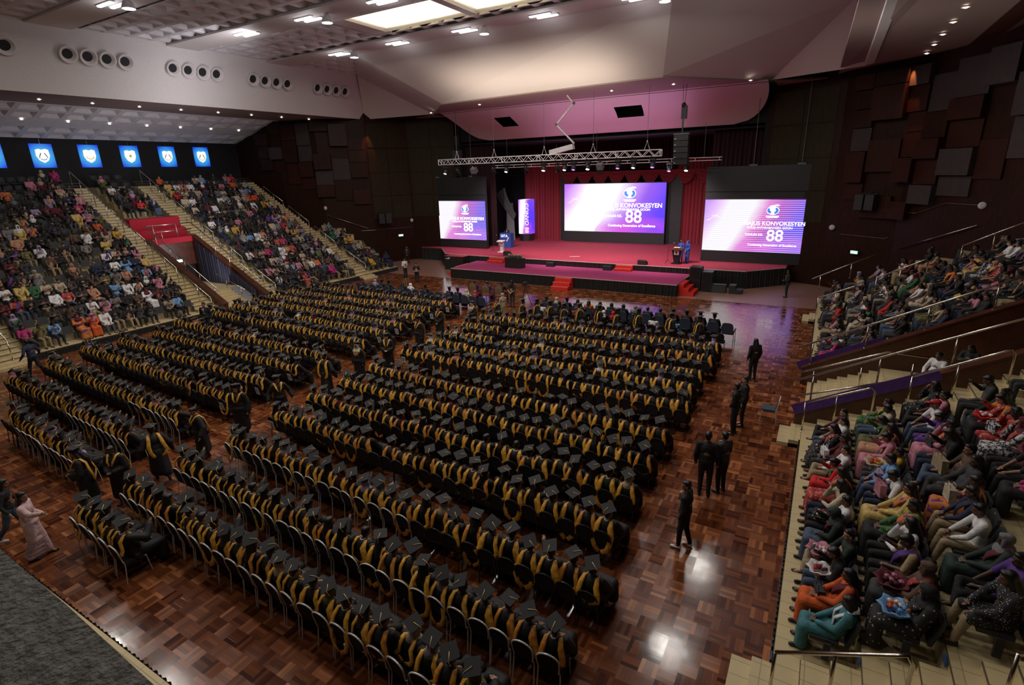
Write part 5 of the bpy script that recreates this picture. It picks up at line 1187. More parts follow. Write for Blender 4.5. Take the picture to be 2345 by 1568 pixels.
# ================================================================ FITTINGS
# ceiling lamps
for iy, ly in enumerate(LAMP_Y):
    for ix, lx in enumerate(LAMP_X):
        if not (inview((lx, ly, 16), 200) and ly > 5): continue
        t = tag(empty('ceiling_lamp', (lx, ly, CZ - .12)), 'twin fluorescent ceiling lamp, %s from left in %s row from the stage' % (ordn(ix + 1), ordn(5 - iy)), 'ceiling lamp', 'twin fluorescent lamps in rows')
        for s in (-1, 1): m = MB(); m.box(-.6 + .12 * s, s * .22 - .08, -.10, .6 + .12 * s, s * .22 + .08, -.03); m.build('light_tube', 'lampwhite', t); m = MB(); m.box(-.65 + .12 * s, s * .22 - .12, -.045, .65 + .12 * s, s * .22 + .12, -.0); m.build('housing', 'white', t)
        if (ix + iy) % 2 == 0: m = MB(); m.lathe([(.30, -.42), (.29, -.38), (.2, -.15), (.06, 0)], 16, (1.35, 0, 0)); m.build('dome_shade', 'white', t, smooth=True); m = MB(); m.lathe([(.27, -.43), (.001, -.45)], 16, (1.35, 0, 0)); m.build('dome_bulb', 'lampwhite', t)
def downlight(p, label, grp):
    t = tag(empty('downlight', p), label, 'downlight', grp); m = MB(); m.lathe([(.13, 0), (.15, -.02), (.13, -.03), (.10, -.01)], 12); m.build('trim_ring', 'white', t); m = MB(); m.ell((0, 0, -.02), (.08, .08, .04), 10); m.build('bulb', 'dot', t)
for i in range(9): downlight((-40.4 + .12 * i, 15.6 + 2.65 * i, 12.93), 'small round downlight under left fascia, %s from camera' % ordn(i + 1), 'downlights under left fascia')
for i in range(7): downlight((-45.1, 16.2 + 2.5 * i, 12.22), 'small round downlight on left sloping soffit, %s from camera' % ordn(i + 1), 'downlights on left sloping soffit')
for i in range(5): downlight((3.4, 27.4 + 2.5 * i, 13.3), 'small round downlight in right soffit, %s from camera' % ordn(i + 1), 'downlights in right soffit')
for i, xx in enumerate((-30.3, -24.2, -13.6, -9.5, -5.2)): downlight((xx, 39.2 if i in (0, 4) else 37.4, 13.1), 'small round downlight behind plaster hood, %s from left' % ordn(i + 1), 'downlights behind the plaster hood')
# banners on the rear wall
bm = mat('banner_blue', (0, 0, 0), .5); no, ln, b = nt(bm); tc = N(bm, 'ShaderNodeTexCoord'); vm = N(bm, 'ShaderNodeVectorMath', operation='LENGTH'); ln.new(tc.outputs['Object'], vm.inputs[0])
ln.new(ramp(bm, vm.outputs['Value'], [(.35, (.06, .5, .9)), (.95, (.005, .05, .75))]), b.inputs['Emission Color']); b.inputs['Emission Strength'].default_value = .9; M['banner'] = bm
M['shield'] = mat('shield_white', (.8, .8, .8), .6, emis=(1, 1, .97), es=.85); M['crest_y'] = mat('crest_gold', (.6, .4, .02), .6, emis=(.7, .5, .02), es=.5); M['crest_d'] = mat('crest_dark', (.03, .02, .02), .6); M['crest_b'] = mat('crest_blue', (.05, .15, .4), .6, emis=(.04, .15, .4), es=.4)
for i, yc in enumerate((15.2, 18.02, 20.9, 23.69, 26.56, 29.48)):
    t = tag(empty('wall_banner', (-48.45, yc, 10.16)), 'lit blue banner with white crest shield, %s from camera on rear wall' % ordn(i + 1), 'banner', 'blue crest banners'); t.rotation_euler = (0, 0, PI / 2)
    m = MB(); m.box(-.66, -.02, -.8, .66, .02, .8); m.build('cloth', 'banner', t)
    m = MB(); pts = [(-.36, .38), (-.18, .44), (0, .38), (.18, .44), (.36, .38), (.38, .0), (.25, -.3), (0, -.46), (-.25, -.3), (-.38, 0)]; m.slab([(x * 1.05, -.045, z * 1.05) for x, z in pts], (0, .02, 0)); m.build('shield', 'shield', t)
    if i in (1, 4, 5):
        for s in (-1, 1): m = MB(); m.bar((s * .2, -.06, -.02), (s * .1, -.06, .18), .02, .04); m.bar((s * .2, -.06, .02), (s * .24, -.06, -.16), .02, .03); m.build('crest_supporter', 'crest_d', t)
        m = MB(); m.tube([(-.18, -.06, -.2), (-.08, -.06, -.27), (.08, -.06, -.27), (.18, -.06, -.2)], .022, 6); m.build('crest_ribbon', 'crest_b' if i == 1 else 'crest_y', t)
    elif i == 3: m = MB(); m.slab([(-.09, -.06, .12), (.09, -.06, .12), (.08, -.06, -.03), (0, -.06, -.1), (-.08, -.06, -.03)], (0, .012, 0)); m.build('crest_cup', 'crest_y', t)
    else: m = MB(); m.tube([(.24 * math.cos(a), -.06, .24 * math.sin(a) * .9) for a in [PI * (1.05 + .9 * j / 10) for j in range(11)]], .025, 6); m.build('crest_wreath', 'crest_y', t)
    m = MB(); m.tube([(0, 0, .8), (0, 0, 1.1)], .01, 6); m.build('hanger', 'steel', t)
# handrails
def hrail(pts, posts, label, r=.029, foot=.9, grp='steel handrails of the stands'):
    t = tag(empty('handrail', pts[0]), label, 'handrail', grp); o0 = V(pts[0]); m = MB(); m.tube([V(p) - o0 for p in pts], r, 8); m.build('top_rail', 'steel', t, smooth=True)
    for (x, y, z, h) in posts: m = MB(); m.tube([V((x, y, z)) - o0, V((x, y, z - h)) - o0], r * .85, 8); m.lathe([(.05, 0), (.05, .015)], 10, tuple(V((x, y, z - h)) - o0)); m.build('post', 'steel', t, smooth=True)
def aisle_rail(side, y, ka, kb, lab):
    xf, s = SIDES[side]; h = .9
    def P(k): return V((edge(side, k), y, tz(k) + h))
    a, b_ = P(ka), P(kb); d = (b_ - a).normalized()
    pts = [a, b_ - d * .1, b_ + V((s * .03, 0, .02)), b_ + V((s * .10, 0, -.10)), b_ + V((s * .1, 0, -h - .0))]
    mid = (a + b_) / 2
    hrail(pts, [(a.x, y, a.z, h + .05), (mid.x, y, mid.z, h + .08)], lab)
for side, ys in (('left', ((18.65, 'near', 15), (23.3, 'middle', 15), (31.95, 'far', 14))), ('right', ((7.1, 'nearest', 6), (17.0, 'middle', 8), (31.95, 'far', 11)))):
    for (y, nm, kmax) in ys:
        ks = [(-.1, 2.3), (3.0, 5.4), (6.1, 8.5), (9.2, 11.6), (12.2, 14.4)] if side == 'left' else ([(0, 1.3), (2.35, 4.0), (5, 6)] if nm == 'nearest' else [(0, 1.4), (2.3, 4.2), (5.5, 7.7), (8.5, 10.4)])
        for j, (ka, kb) in enumerate(ks):
            if kb <= kmax: aisle_rail(side, y, ka, kb, 'steel handrail in %s aisle of %s stand, %s from the floor' % (nm, side, ordn(j + 1)))
aisle_rail('left', 8.75, 0, 2.0, 'steel handrail on steps at left picture edge')
def parapet_rail(pts, n, lab, grp='steel rails on stairwell parapets'):
    a, b_ = V(pts[0]), V(pts[-1]); P = [(*(a.lerp(b_, (i + .3) / n)), .85) for i in range(n)]; hrail(pts, P, lab, .032, grp=grp)
parapet_rail([(-.2, 17.78, 1.62), (9.4, 17.78, 6.6)], 6, 'long steel rail on near parapet of right stairwell')
parapet_rail([(-.32, 22.05, 1.4), (9.4, 22.05, 6.6)], 6, 'long steel rail on far parapet of right stairwell')
parapet_rail([(-.1, 20.4, 1.0), (2.3, 20.4, 2.1), (4.0, 20.4, 2.05)], 3, 'lower steel handrail in middle of right stairwell')
parapet_rail([(-.1, 18.2, .95), (2.5, 18.2, 1.95)], 2, 'lower steel handrail beside near wall of right stairwell')
parapet_rail([(-32.9, 19.45, 1.45), (-40.0, 19.45, 5.3)], 5, 'long steel rail on near parapet of left stairwell')
parapet_rail([(-32.9, 22.55, 1.45), (-40.0, 22.55, 5.3)], 5, 'long steel rail on far parapet of left stairwell')
parapet_rail([(-40.0, 19.45, 5.3), (-40.0, 22.55, 5.3)], 2, 'steel guard rail along front of crimson landing')
parapet_rail([(-40.0, 19.5, 4.85), (-40.0, 22.5, 4.85)], 1, 'lower bar of guard rail along crimson landing')
parapet_rail([(-33.2, 21.4, 1.1), (-36.2, 21.4, 2.0)], 2, 'lower steel handrail beside ramp in left stairwell')
parapet_rail([(-.3, 35.9, 1.5), (2.6, 35.9, 3.1)], 2, 'steel rail beside far steps below right exit sign')
hrail([(3.85, 38.45, 3.15), (6.5, 34.7, 4.9)], [], 'sloping steel rail fixed to right wall above the far seats'); hrail([(-37.5, 37.65, 3.4), (-39.8, 35.0, 4.8)], [], 'sloping steel rail fixed to left wall above the far seats')
for i, (x, y, z, ln_) in enumerate(((.45, 17.57, .72, 3.4), (.35, 22.20, .62, 2.6))):
    m = MB(); a = V((x - .6, y, z)); m.bar(a, a + V((ln_, 0, ln_ * .52)), .02, .34); tag(m.build('ribbon_banner', 'purple'), 'purple banner tied along %s parapet of right stairwell' % ('near', 'far')[i], 'banner')
for i, (k, side, y) in enumerate([(k, sd, y) for sd, y in (('left', 23.75), ('left', 18.1), ('right', 8.0)) for k in range(0, 9)]):
    if side == 'right' and k > 4: continue
    m = MB(); s = SIDES[side][1]; m.box(-.008, -.09, -.05, .008, .09, .05); t = tag(m.build('row_plate', mat('plate_blue', (.03, .09, .3), .5) if i == 0 else D.materials['plate_blue']), 'small blue seat row plate at %s row, aisle at %s of %s stand' % (ordn(k + 1), {23.75: 'middle block', 18.1: 'near block', 8.0: 'nearest steps'}[y], side), 'sign', 'blue row plates'); t.location = (edge(side, k) - s * .03, y, tz(k) - .1)
# loose chair by right stairs
t = empty('banquet_chair', (-.85, 18.0, 0), -PI / 2 + PI); CP['seat'].build('seat', 'bluechair', t); CP['backrest'].build('backrest', 'bluechair', t); CP['back_frame'].build('back_frame', 'silver', t)
for l in CLG: l.build('leg', 'silver', t)
tag(t, 'single blue chair with silver frame at foot of right stairwell', 'chair')
# truss and stage lights
t = tag(empty('lighting_truss', (-19, 37, 9.0)), 'long silver box truss hanging over the stage front', 'truss')
L2 = 9.05
for sy in (-.2, .2):
    for sz in (-.2, .2): m = MB(); m.tube([(-L2, sy, sz), (L2, sy, sz)], .032, 8); m.build('chord', 'alu', t, smooth=True)
m = MB(); n = 44
for j in range(n):
    xa, xb = -L2 + 2 * L2 * j / n, -L2 + 2 * L2 * (j + 1) / n; s = 1 if j % 2 else -1
    for sy in (-.2, .2): m.tube([(xa, sy, -.2 * s), (xb, sy, .2 * s)], .017, 6)
    for sz in (-.2, .2): m.tube([(xa, -.2 * s, sz), (xb, .2 * s, sz)], .017, 6)
for j in range(7):
    xa = -L2 + 2 * L2 * j / 6
    for sy in (-.2, .2): m.tube([(xa, sy, -.2), (xa, sy, .2)], .028, 6)
lat = m.build('lattice', 'alu', t)
for i, xx in enumerate((-26.3, -22.8, -18.5, -14.7, -10.9)):
    t2 = tag(empty('hoist_cable', (xx, 37, 9.25)), 'steel hoist cable with shackle above truss, %s from left' % ordn(i + 1), 'cable', 'truss hoist cables')
    m = MB(); m.tube([(0, 0, .5), (0, 0, 3.9)], .012, 6); m.build('wire', 'grey', t2); m = MB(); m.tube([(-.18, 0, 0), (0, 0, .5), (.18, 0, 0)], .016, 6); m.ell((0, 0, .5), .05, 8); m.build('shackle', 'alu', t2)
t = tag(empty('pipe_batten', (-16, 41, 8.55)), 'thin double steel pipe batten behind the truss', 'batten')
for z in (-.1, .1): m = MB(); m.tube([(-9.2, 0, z), (9.2, 0, z)], .025, 6); m.build('pipe', 'alu', t)
for xx in (-8, 0, 8): m = MB(); m.tube([(xx, 0, .1), (xx, 0, 2.4)], .012, 6); m.build('hanger', 'grey', t)
for j in range(12): m = MB(); x = -9 + j * 1.64; m.tube([(x, 0, -.1), (x, 0, .1)], .02, 6); m.build('spacer', 'alu', t)
def stage_light(x, y, z, kind, lens, tilt, lab):
    t = tag(empty('stage_light', (x, y, z)), lab, 'stage light', 'lamps hung under the truss')
    m = MB(); m.tube([(-.16, 0, -.02), (-.17, 0, .28), (.17, 0, .28), (.16, 0, -.02)], .02, 6); m.box(-.05, -.05, .28, .05, .05, .5); m.box(-.05, -.34, .47, .05, .14, .52); m.build('yoke', 'blackmetal', t)
    R = Matrix.Rotation(tilt, 4, 'X')
    if kind == 'head': m = MB(); m.lathe([(.14, -.22), (.16, -.1), (.15, .12), (.09, .2)], 14, mx=R); m.build('lamp_head', 'speaker', t, smooth=True); m = MB(); m.box(-.2, -.14, .25, .2, .14, .38); m.build('base_box', 'speaker', t); rr_ = .12; zz = -.225
    elif kind == 'fresnel':
        m = MB(); m.box(-.22, -.2, -.22, .22, .2, .2, R); m.build('lamp_housing', 'grey', t); rr_ = .16; zz = -.225
        for s in (-1, 1): m = MB(); m.box(-.22, s * .2 - .01, -.45, .22, s * .2 + .01, -.2, R @ Matrix.Rotation(0, 4, 'X')); m.build('barn_door', 'blackmetal', t)
    else: m = MB(); m.lathe([(.13, -.3), (.13, .1), (.07, .2)], 12, mx=R); m.build('lamp_can', 'speaker', t, smooth=True); m = MB(); m.box(-.16, -.16, -.32, .16, .16, -.29, R); m.build('filter_frame', 'blackmetal', t); rr_ = .1; zz = -.325
    m = MB(); m.lathe([(rr_, zz), (.001, zz - .01)], 12, mx=R); m.build('lens', lens, t)
TX = [(-27.6, 'head', 'lamp'), (-26.4, 'can', 'd'), (-24.8, 'fresnel', 'd'), (-23.0, 'can', 'd'), (-21.8, 'head', 'lamp'), (-20.1, 'can', 'd'), (-18.6, 'head', 'w'), (-17.5, 'can', 'd'), (-16.9, 'head', 'lamp'), (-16.2, 'head', 'p'), (-15.1, 'head', 'w'), (-14.2, 'fresnel', 'd'), (-12.9, 'head', 'p'), (-11.8, 'head', 'lamp'), (-10.5, 'head', 'p'), (-9.4, 'head', 'p'), (-8.3, 'head', 'w')]
for i, (x, k, l) in enumerate(TX):
    xx, yy, zz_ = (x, 37.1, 8.3) if x < -10 else (x * 1.1, 40.9, 8.0)
    stage_light(xx, yy, zz_, k, {'lamp': 'lampwhite', 'd': 'grey', 'w': 'lens_w', 'p': 'lens_p'}[l], -.45 if l in 'wp' or l == 'lamp' else .5, '%s lamp below truss or batten, %s, %s from left' % ({'head': 'moving-head', 'can': 'can', 'fresnel': 'square barn-door'}[k], {'lamp': 'softly lit', 'd': 'unlit', 'w': 'glaring white', 'p': 'violet lit'}[l], ordn(i + 1)))
# line array, hoist, folding cable arm, left speaker cluster
t = tag(empty('line_array', (-8.95, 38.2, 10.1)), 'black hanging line array loudspeaker column at right end of truss', 'loudspeaker')
m = MB(); m.box(-.5, -.3, 0, .5, .3, .07); m.build('frame', 'grey', t)
for j in range(5): m = MB(); mx = Matrix.Translation((0, .03 * j, -.19 - .37 * j)) @ Matrix.Rotation(.03 * j, 4, 'X'); m.box(-.47, -.28, -.17, .47, .28, .17, mx); c_ = m.build('speaker_box', 'speaker', t); m = MB(); m.box(-.42, -.30, -.09, -.3, -.28, -.05, mx); m.build('badge', 'white', c_)
m = MB(); m.tube([(0, 0, .05), (0, 0, 1.1)], .05, 8); m.build('green_sling', 'green', t); m = MB(); m.box(-.12, -.1, .95, .22, .12, 1.75); m.ell((0, 0, 1.75), (.16, .14, .2), 10); m.build('chain_hoist', 'blackmetal', t)
for s in (-.12, .12): m = MB(); m.tube([(s * .3, 0, 1.7), (s, 0, 3.1)], .014, 6); m.build('chain', 'blackmetal', t)
t = tag(empty('loudspeaker_cluster', (-28.4, 40.0, 10.2)), 'dark hoist and loudspeaker rig hanging at left end of truss', 'loudspeaker')
m = MB(); m.box(-.35, -.25, -.9, .35, .25, -.2); m.build('speaker_box', 'speaker', t); m = MB(); m.box(-.14, -.1, .2, .14, .1, .95); m.build('chain_hoist', 'blackmetal', t); m = MB(); m.tube([(0, 0, -.2), (0, 0, 2.9)], .02, 6); m.build('chain', 'blackmetal', t); m = MB(); m.tube([(0, -.1, -.2), (0, -.1, .15)], .05, 6); m.build('green_sling', 'green', t)
t = tag(empty('cable_arm', (-16.9, 37.5, 13.1)), 'white zigzag folding cable arm between plaster hood and truss', 'cable arm'); zz = [(0, 0, 0), (.5, 0, -.55), (-.85, 0, -1.85), (.55, 0, -3.2)]
for a, c in zip(zz, zz[1:]): m = MB(); m.bar(a, c, .1, .1, (0, 1, 0)); m.build('arm_segment', 'white', t)
for a in zz[1:3]: m = MB(); m.ell(a, .11, 10); m.build('joint', 'grey', t, smooth=True)
m = MB(); m.bar((-1.35, 0, -3.75), (.5, 0, -3.4), .4, .34, (0, 0, 1)); m.build('cable_box', 'white', t)
for xx in (-.9, -.1, ): m = MB(); m.tube([(xx, .1, -3.2), (xx + .05, .1, -3.9)], .02, 6); m.build('strap', 'blackmetal', t)
for (x, y, z0, z1, lab) in ((-4.9, 42.45, 8.0, 13.1, 'left cable holding right screen'), (-1.9, 42.45, 8.0, 13.4, 'right cable holding right screen'), (-33.0, 42.95, 7.75, 13.1, 'left cable holding left screen'), (-29.0, 42.95, 7.75, 13.1, 'right cable holding left screen')): m = MB(); m.tube([(x, y, z0), (x, y, z1)], .022, 6); m.box(x - .25, y - .1, z0, x + .25, y + .1, z0 + .1); tag(m.build('screen_cable', 'grey'), lab, 'cable')
# podium, lectern, table, monitors, boxes
def pod(loc, lab, rz=0):
    t = tag(empty('podium', loc, rz), lab, 'podium'); m = MB(); m.slab([(-.16, -.15, .05), (.16, -.15, .05), (.36, -.2, 1.1), (-.36, -.2, 1.1)], (0, .3, 0)); m.build('column', 'blackmetal', t)
    m = MB(); m.box(-.42, -.28, 1.08, .42, .2, 1.14, Matrix.Rotation(.12, 4, 'X')); m.build('top', 'amber', t); m = MB(); m.box(-.35, -.3, 0, .35, .25, .05); m.build('base', 'blackmetal', t); m = MB(); m.box(-.18, -.225, .68, .18, -.2, 1.0); m.build('emblem_plate', 'paper', t); m = MB(); m.ell((0, -.23, .85), (.07, .01, .09), 8); m.build('emblem', 'ink', t)
    m = MB(); m.box(-.2, -.15, 1.22, .25, .1, 1.24, Matrix.Rotation(.12, 4, 'X')); m.build('open_book', 'paper', t)
pod((-9.3, 40.45, SZ), 'dark flared podium with white emblem in front of blue-robed pair')
def mic(loc, lab, rz=0, h=1.5):
    t = tag(empty('microphone_stand', loc, rz), lab, 'microphone stand')
    for a in (0, 2.1, 4.2): m = MB(); m.tube([(0, 0, .25), (.3 * math.cos(a), .3 * math.sin(a), .01)], .012, 6); m.build('leg', 'blackmetal', t)
    m = MB(); m.tube([(0, 0, .2), (0, 0, h * .75)], .012, 6); m.build('pole', 'blackmetal', t); m = MB(); m.tube([(0, 0, h * .75), (.35, .1, h)], .01, 6); m.build('boom', 'blackmetal', t); m = MB(); m.cap((.35, .1, h), (.42, .12, h + .03), .03, .022, 8); m.build('microphone', 'grey', t, smooth=True)
mic((-9.95, 40.4, SZ), 'microphone stand left of right podium'); mic((-25.9, 41.2, SZ), 'microphone stand beside silver lectern')
t = tag(empty('lectern', (-25.1, 41.5, SZ)), 'slim silver lectern with white top on left of stage', 'lectern'); m = MB(); m.box(-.14, -.12, .05, .14, .12, 1.05); m.build('column', 'silver', t); m = MB(); m.box(-.35, -.28, 0, .35, .25, .05); m.build('base', 'white', t); m = MB(); m.box(-.34, -.25, .98, .34, .2, 1.06, Matrix.Rotation(.15, 4, 'X')); m.build('top', 'white', t); m = MB(); m.box(-.28, -.16, .62, .28, -.13, .98); m.build('front_plate', 'white', t); m = MB(); m.tube([(.0, 0, 1.05), (.05, -.1, 1.4)], .008, 6); m.build('microphone', 'blackmetal', t)
t = tag(empty('draped_stand', (-26.3, 44.4, SZ)), 'stand draped in blue cloth with white lettering behind lectern', 'draped stand'); m = MB(); m.slab([(-.6, -.3, 0), (.6, -.3, 0), (.6, .3, 0), (-.6, .3, 0)], (0, 0, 1.35)); m.build('cloth', 'blue', t); text('cloth_text', 'GITA', .34, (-.1, -.32, 1.1), (PI / 2, 0, 0), 'txt', t, 'CENTER', .005); m = MB(); m.bar((.15, -.32, .6), (.4, -.32, 1.0), .02, .12); m.build('white_swirl', 'white', t)
t = tag(empty('flower_table', (-21.2, 36.95, PZ)), 'table with black pleated cloth on low platform', 'table'); q = MB(); n = 64; vs = []
for z in (0, .8):
    for j in range(n): a = 2 * PI * j / n; f = 1 + (.03 * math.sin(a * 22) if z == 0 else 0); cx, cy = math.cos(a), math.sin(a); k_ = 1 / max(abs(cx) ** 4 + abs(cy) ** 4, 1e-6) ** .25; vs.append((.82 * cx * k_ * f, .42 * cy * k_ * f, z))
q.add(vs, [(j, (j + 1) % n, n + (j + 1) % n, n + j) for j in range(n)] + [tuple(range(n, 2 * n))]); q.build('tablecloth', 'skirt', t, smooth=False)
t = tag(empty('flower_arrangement', (-21.2, 36.95, PZ + .8)), 'low arrangement of cream and orange flowers on the black table', 'flowers'); rf = random.Random(3); m = MB()
for j in range(60): a = rf.random() * 6.3; r = rf.random() ** .5; p = V((.68 * r * math.cos(a), .28 * r * math.sin(a), .02)); m.cap(p, p + V((rf.uniform(-.05, .05), rf.uniform(-.04, .04), rf.uniform(.08, .2))), .02, .008, 5)
m.build('foliage', 'green', t)
for j in range(46): a = rf.random() * 6.3; r = rf.random() ** .5; m = MB(); c = (.66 * r * math.cos(a), .27 * r * math.sin(a), .16 + .08 * rf.random()); m.ell(c, (.05, .05, .035), 7); m.ell((c[0], c[1], c[2] + .03), .02, 6); m.build('flower', rf.choice(['white', 'cream', 'cream', 'orange', 'pink']), t, smooth=True)
def monitor(loc, rz, lab):
    m = MB(); m.slab([(-.33, -.22, 0), (-.33, .22, 0), (-.33, .16, .2), (-.33, -.12, .36), (-.33, -.22, .3)], (.66, 0, 0)); t = m.build('floor_monitor', 'speaker', None, loc, rz); tag(t, lab, 'loudspeaker'); m = MB(); m.bar((-.29, .19, .19), (-.29, -.1, .36), .01, .01); m.slab([(-.3, .165, .21), (.3, .165, .21), (.3, -.11, .365), (-.3, -.11, .365)], (0, .005, .01)); m.build('grille', 'blackmetal', t)
monitor((-23.6, 39.9, SZ), .1, 'black wedge monitor at stage edge by flower table'); monitor((-11.5, 39.25, SZ), -.2, 'black wedge monitor on main stage edge left of podium'); monitor((-18.7, 38.35, PZ), 0, 'black wedge monitor on low platform right of flower table'); monitor((-13.9, 38.35, PZ), 0, 'black wedge monitor on low platform beside right inner steps')
for i, (x0, x1, y0, y1, h, lab) in enumerate(((-7.6, -6.85, 37.0, 37.9, 1.6, 'tall black subwoofer stack beside right platform steps'), (-6.75, -6.1, 36.9, 37.7, 1.35, 'shorter black speaker box right of subwoofer stack'))):
    t = tag(empty('speaker_box', ((x0 + x1) / 2, (y0 + y1) / 2, 0)), lab, 'loudspeaker'); w2 = (x1 - x0) / 2; d2_ = (y1 - y0) / 2
    if i == 0:
        for z0_, z1_ in ((0, .78), (.8, 1.6)): m = MB(); m.box(-w2, -d2_, z0_, w2, d2_, z1_); c_ = m.build('cabinet', 'speaker', t); m = MB(); m.box(-w2 + .05, -d2_ - .015, z0_ + .05, w2 - .05, -d2_, z1_ - .05); m.build('grille', 'blackmetal', c_)
    else: m = MB(); m.box(-w2, -d2_, 0, w2, d2_, h); c_ = m.build('cabinet', 'speaker', t); m = MB(); m.box(-w2 + .05, -d2_ - .015, .05, w2 - .05, -d2_, h - .05); m.build('grille', 'blackmetal', c_)
t = tag(empty('road_case', (-5.7, 37.2, 0)), 'low black padded case on tan floor beside speaker boxes', 'case'); m = MB(); m.slab([(-.7, -.3, 0), (-.7, .3, 0), (-.7, .22, .5), (-.7, -.22, .5)], (1.2, 0, 0)); m.build('body', 'speaker', t); m = MB(); m.box(-.68, -.24, .5, .48, .24, .54); m.build('lid', 'blackmetal', t)
t = tag(empty('black_steps', (-4.6, 37.3, 0)), 'small black box steps at right of low black case', 'steps'); m = MB(); m.box(-.4, -.35, 0, 0, .35, .55); m.box(0, -.35, 0, .4, .35, .28); m.build('treads', 'speaker', t)
t = tag(empty('draped_box', (-27.9, 38.3, 0)), 'black draped box with plum top at left front of stage', 'box'); m = MB(); m.box(-1.0, -.45, 0, 1.0, .4, 1.18); m.build('cloth', 'skirt', t); m = MB(); m.box(-1.0, -.45, 1.18, 1.0, .4, 1.21); m.build('top', 'carpet', t); m = MB(); m.slab([(-.95, -.47, .95), (-.45, -.47, .95), (-.4, -.47, 1.12)], (0, .01, 0)); m.build('paper_notice', 'paper', t)
m = MB(); m.bar((-18.2, 40.9, SZ + .02), (-17.4, 41.2, SZ + .02), .05, .03); tag(m.build('stage_marker', 'white'), 'short white strip lying on the red stage carpet', 'marker')
# ornate chairs with robed guests
def ornate(loc, i):
    t = tag(empty('ornate_chair', loc, .05), 'ornate gilt wooden armchair with crosshatched back, %s from left' % ordn(i + 1), 'chair', 'three ornate chairs before the stage')
    m = MB(); m.box(-.3, -.28, .42, .3, .28, .52); m.build('seat', 'carpet', t)
    m = MB(); P_ = [(-.27, .5), (-.31, .9), (-.22, 1.18), (0, 1.28), (.22, 1.18), (.31, .9), (.27, .5)]; m.slab([(x * .93, -.28 - (z - .5) * .12, z) for x, z in P_], (0, .03, 0)); m.build('back_panel', 'khaki', t)
    m = MB(); m.tube([(x, -.29 - (z - .5) * .12, z) for x, z in P_], .03, 6, closed=True); m.build('back_frame', 'amber', t)
    m = MB()
    for k in range(-3, 4): m.bar((k * .12 - .1, -.32, .62), (k * .12 + .12, -.38, 1.1 - abs(k) * .06), .012, .012); m.bar((k * .12 + .1, -.32, .62), (k * .12 - .12, -.38, 1.1 - abs(k) * .06), .012, .012)
    m.build('back_lattice', 'amber', t)
    for s in (-1, 1):
        for yy in (-.26, .24): m = MB(); m.tube([(s * .27, yy, .45), (s * .29, yy * 1.1, 0)], [.032, .02], 8); m.build('leg', 'amber', t)
        m = MB(); m.tube([(s * .31, -.28, .75), (s * .33, .1, .74), (s * .31, .24, .5)], .024, 6); m.build('armrest', 'amber', t)
for i, x in enumerate((-19.7, -18.7, -17.7)):
    ornate((x, 28.9, 0), i); v = S[i]; person('guest', v['body'], (x, 29.0, 0), .05, 1.03, 'skin1', [('robe', v['tunic'], 'purple' if i < 2 else 'black'), ('skirt', v['skirt'], 'blue' if i < 2 else 'black'), ('hair', v['short'], 'hairblk')], 'guest in %s robe on ornate chair, %s from left' % ('purple' if i < 2 else 'black', ordn(i + 1)), 'person', 'robed guests on the ornate chairs')
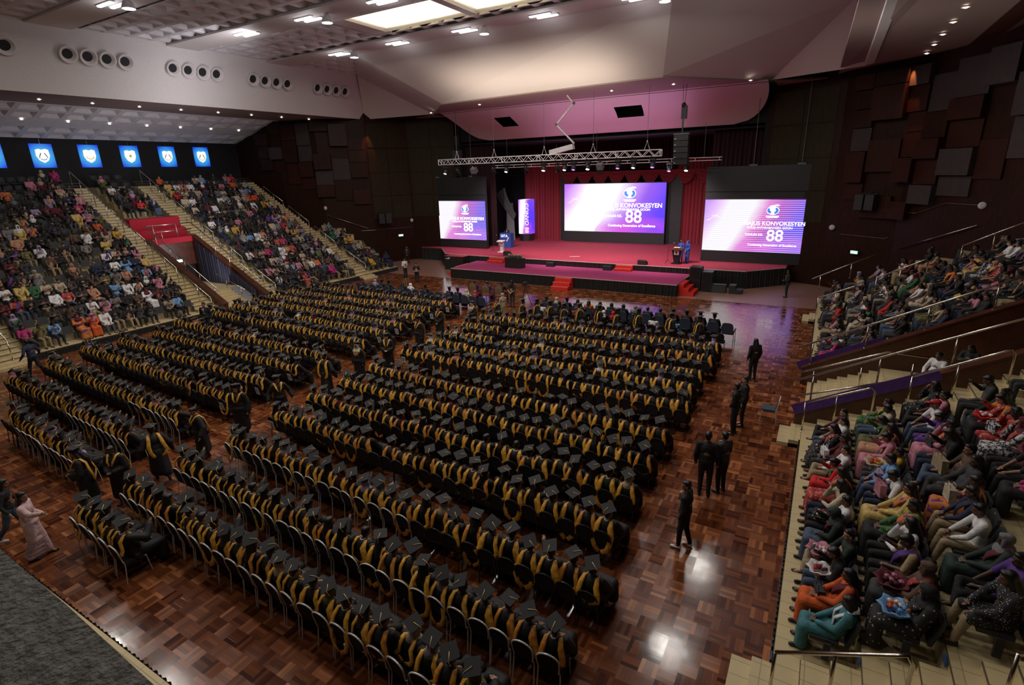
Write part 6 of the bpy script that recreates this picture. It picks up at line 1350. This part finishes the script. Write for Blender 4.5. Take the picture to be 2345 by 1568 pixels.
# camera tripod, wheelchair
t = tag(empty('camera_tripod', (-15.75, 28.6, 0)), 'video camera on black tripod right of cameraman', 'camera')
for a in (.4, 2.5, 4.6): m = MB(); m.tube([(0, 0, 1.3), (.45 * math.cos(a), .45 * math.sin(a), 0)], .018, 6); m.build('leg', 'blackmetal', t)
m = MB(); m.box(-.08, -.2, 1.35, .08, .2, 1.55); m.cap((0, .2, 1.45), (0, .34, 1.45), .05, .06, 8); m.build('camera_body', 'speaker', t)
t = tag(empty('wheelchair', (-28.9, 11.55, 0)), 'dark wheelchair at left end of row I', 'wheelchair')
for s in (-1, 1): m = MB(); m.tube([(s * .29, .3 * math.cos(a), .3 + .3 * math.sin(a)) for a in [2 * PI * j / 20 for j in range(20)]], .018, 6, closed=True); [m.tube([(s * .29, 0, .3), (s * .29, .3 * math.cos(a), .3 + .3 * math.sin(a))], .005, 4) for a in [PI * j / 5 for j in range(10)]]; m.build('wheel', 'blackmetal', t); m = MB(); m.tube([(s * .24, -.25, .95), (s * .24, -.2, .5), (s * .24, .35, .48), (s * .22, .5, .1)], .014, 6); m.build('frame', 'grey', t)
m = MB(); m.box(-.23, -.2, .46, .23, .22, .5); m.box(-.23, -.25, .5, .23, -.22, .9); m.build('seat', 'seatblack', t)
# wall bits
def wspk(p, rz, lab): t = tag(empty('wall_speaker', p, rz), lab, 'loudspeaker', 'wall speaker pairs'); [ (MB().box(s * .33 - .27, -.25, -.45, s * .33 + .27, .2, .45)).build('cabinet', 'speaker', t) for s in (-1, 1)]; m = MB(); m.bar((-.5, .2, .5), (.5, .2, .5), .06, .06); m.bar((0, .2, .5), (0, .6, .55), .06, .06); m.build('bracket', 'blackmetal', t)
wspk((1.95, 39.6, 5.7), -.66, 'pair of black loudspeakers bracketed on right wall'); wspk((-36.3, 38.7, 4.25), 1.1, 'pair of black loudspeakers bracketed on left wall')
for (x, y, z, lab) in ((.38, 41.45, 4.0, 'small white beacon lamp on right wall above exit'), (-35.45, 41.75, 3.85, 'small round white clock on left wall beside screen'), (6.5, 34.8, 5.85, 'small white emergency lamp on right wall'), (-39.8, 35.05, 5.45, 'small white emergency lamp on left wall')):
    m = MB(); m.lathe([(.17, 0), (.17, .06), (.1, .1)], 12, mx=Matrix.Rotation(PI / 2, 4, 'X')); t = m.build('wall_lamp', 'white', None, (x, y - .15, z), smooth=False); tag(t, lab, 'wall fitting')
for (pts, lab) in (([(.9, 41.1, 3.6), (3.2, 39.2, 3.6), (3.3, 39.1, 3.7)], 'thin conduit along right wall above exit'), ([(1.5, 40.6, 5.3), (4.3, 37.9, 5.2), (5.35, 36.45, 5.85), (6.5, 34.75, 5.85)], 'thin conduit rising along right wall'), ([(-35.5, 41.7, 3.2), (-37.1, 38.2, 3.2), (-38.0, 37.2, 3.2)], 'thin conduit along left wall above door')):
    m = MB(); m.tube(pts, .02, 6); tag(m.build('conduit', 'steel'), lab, 'conduit')
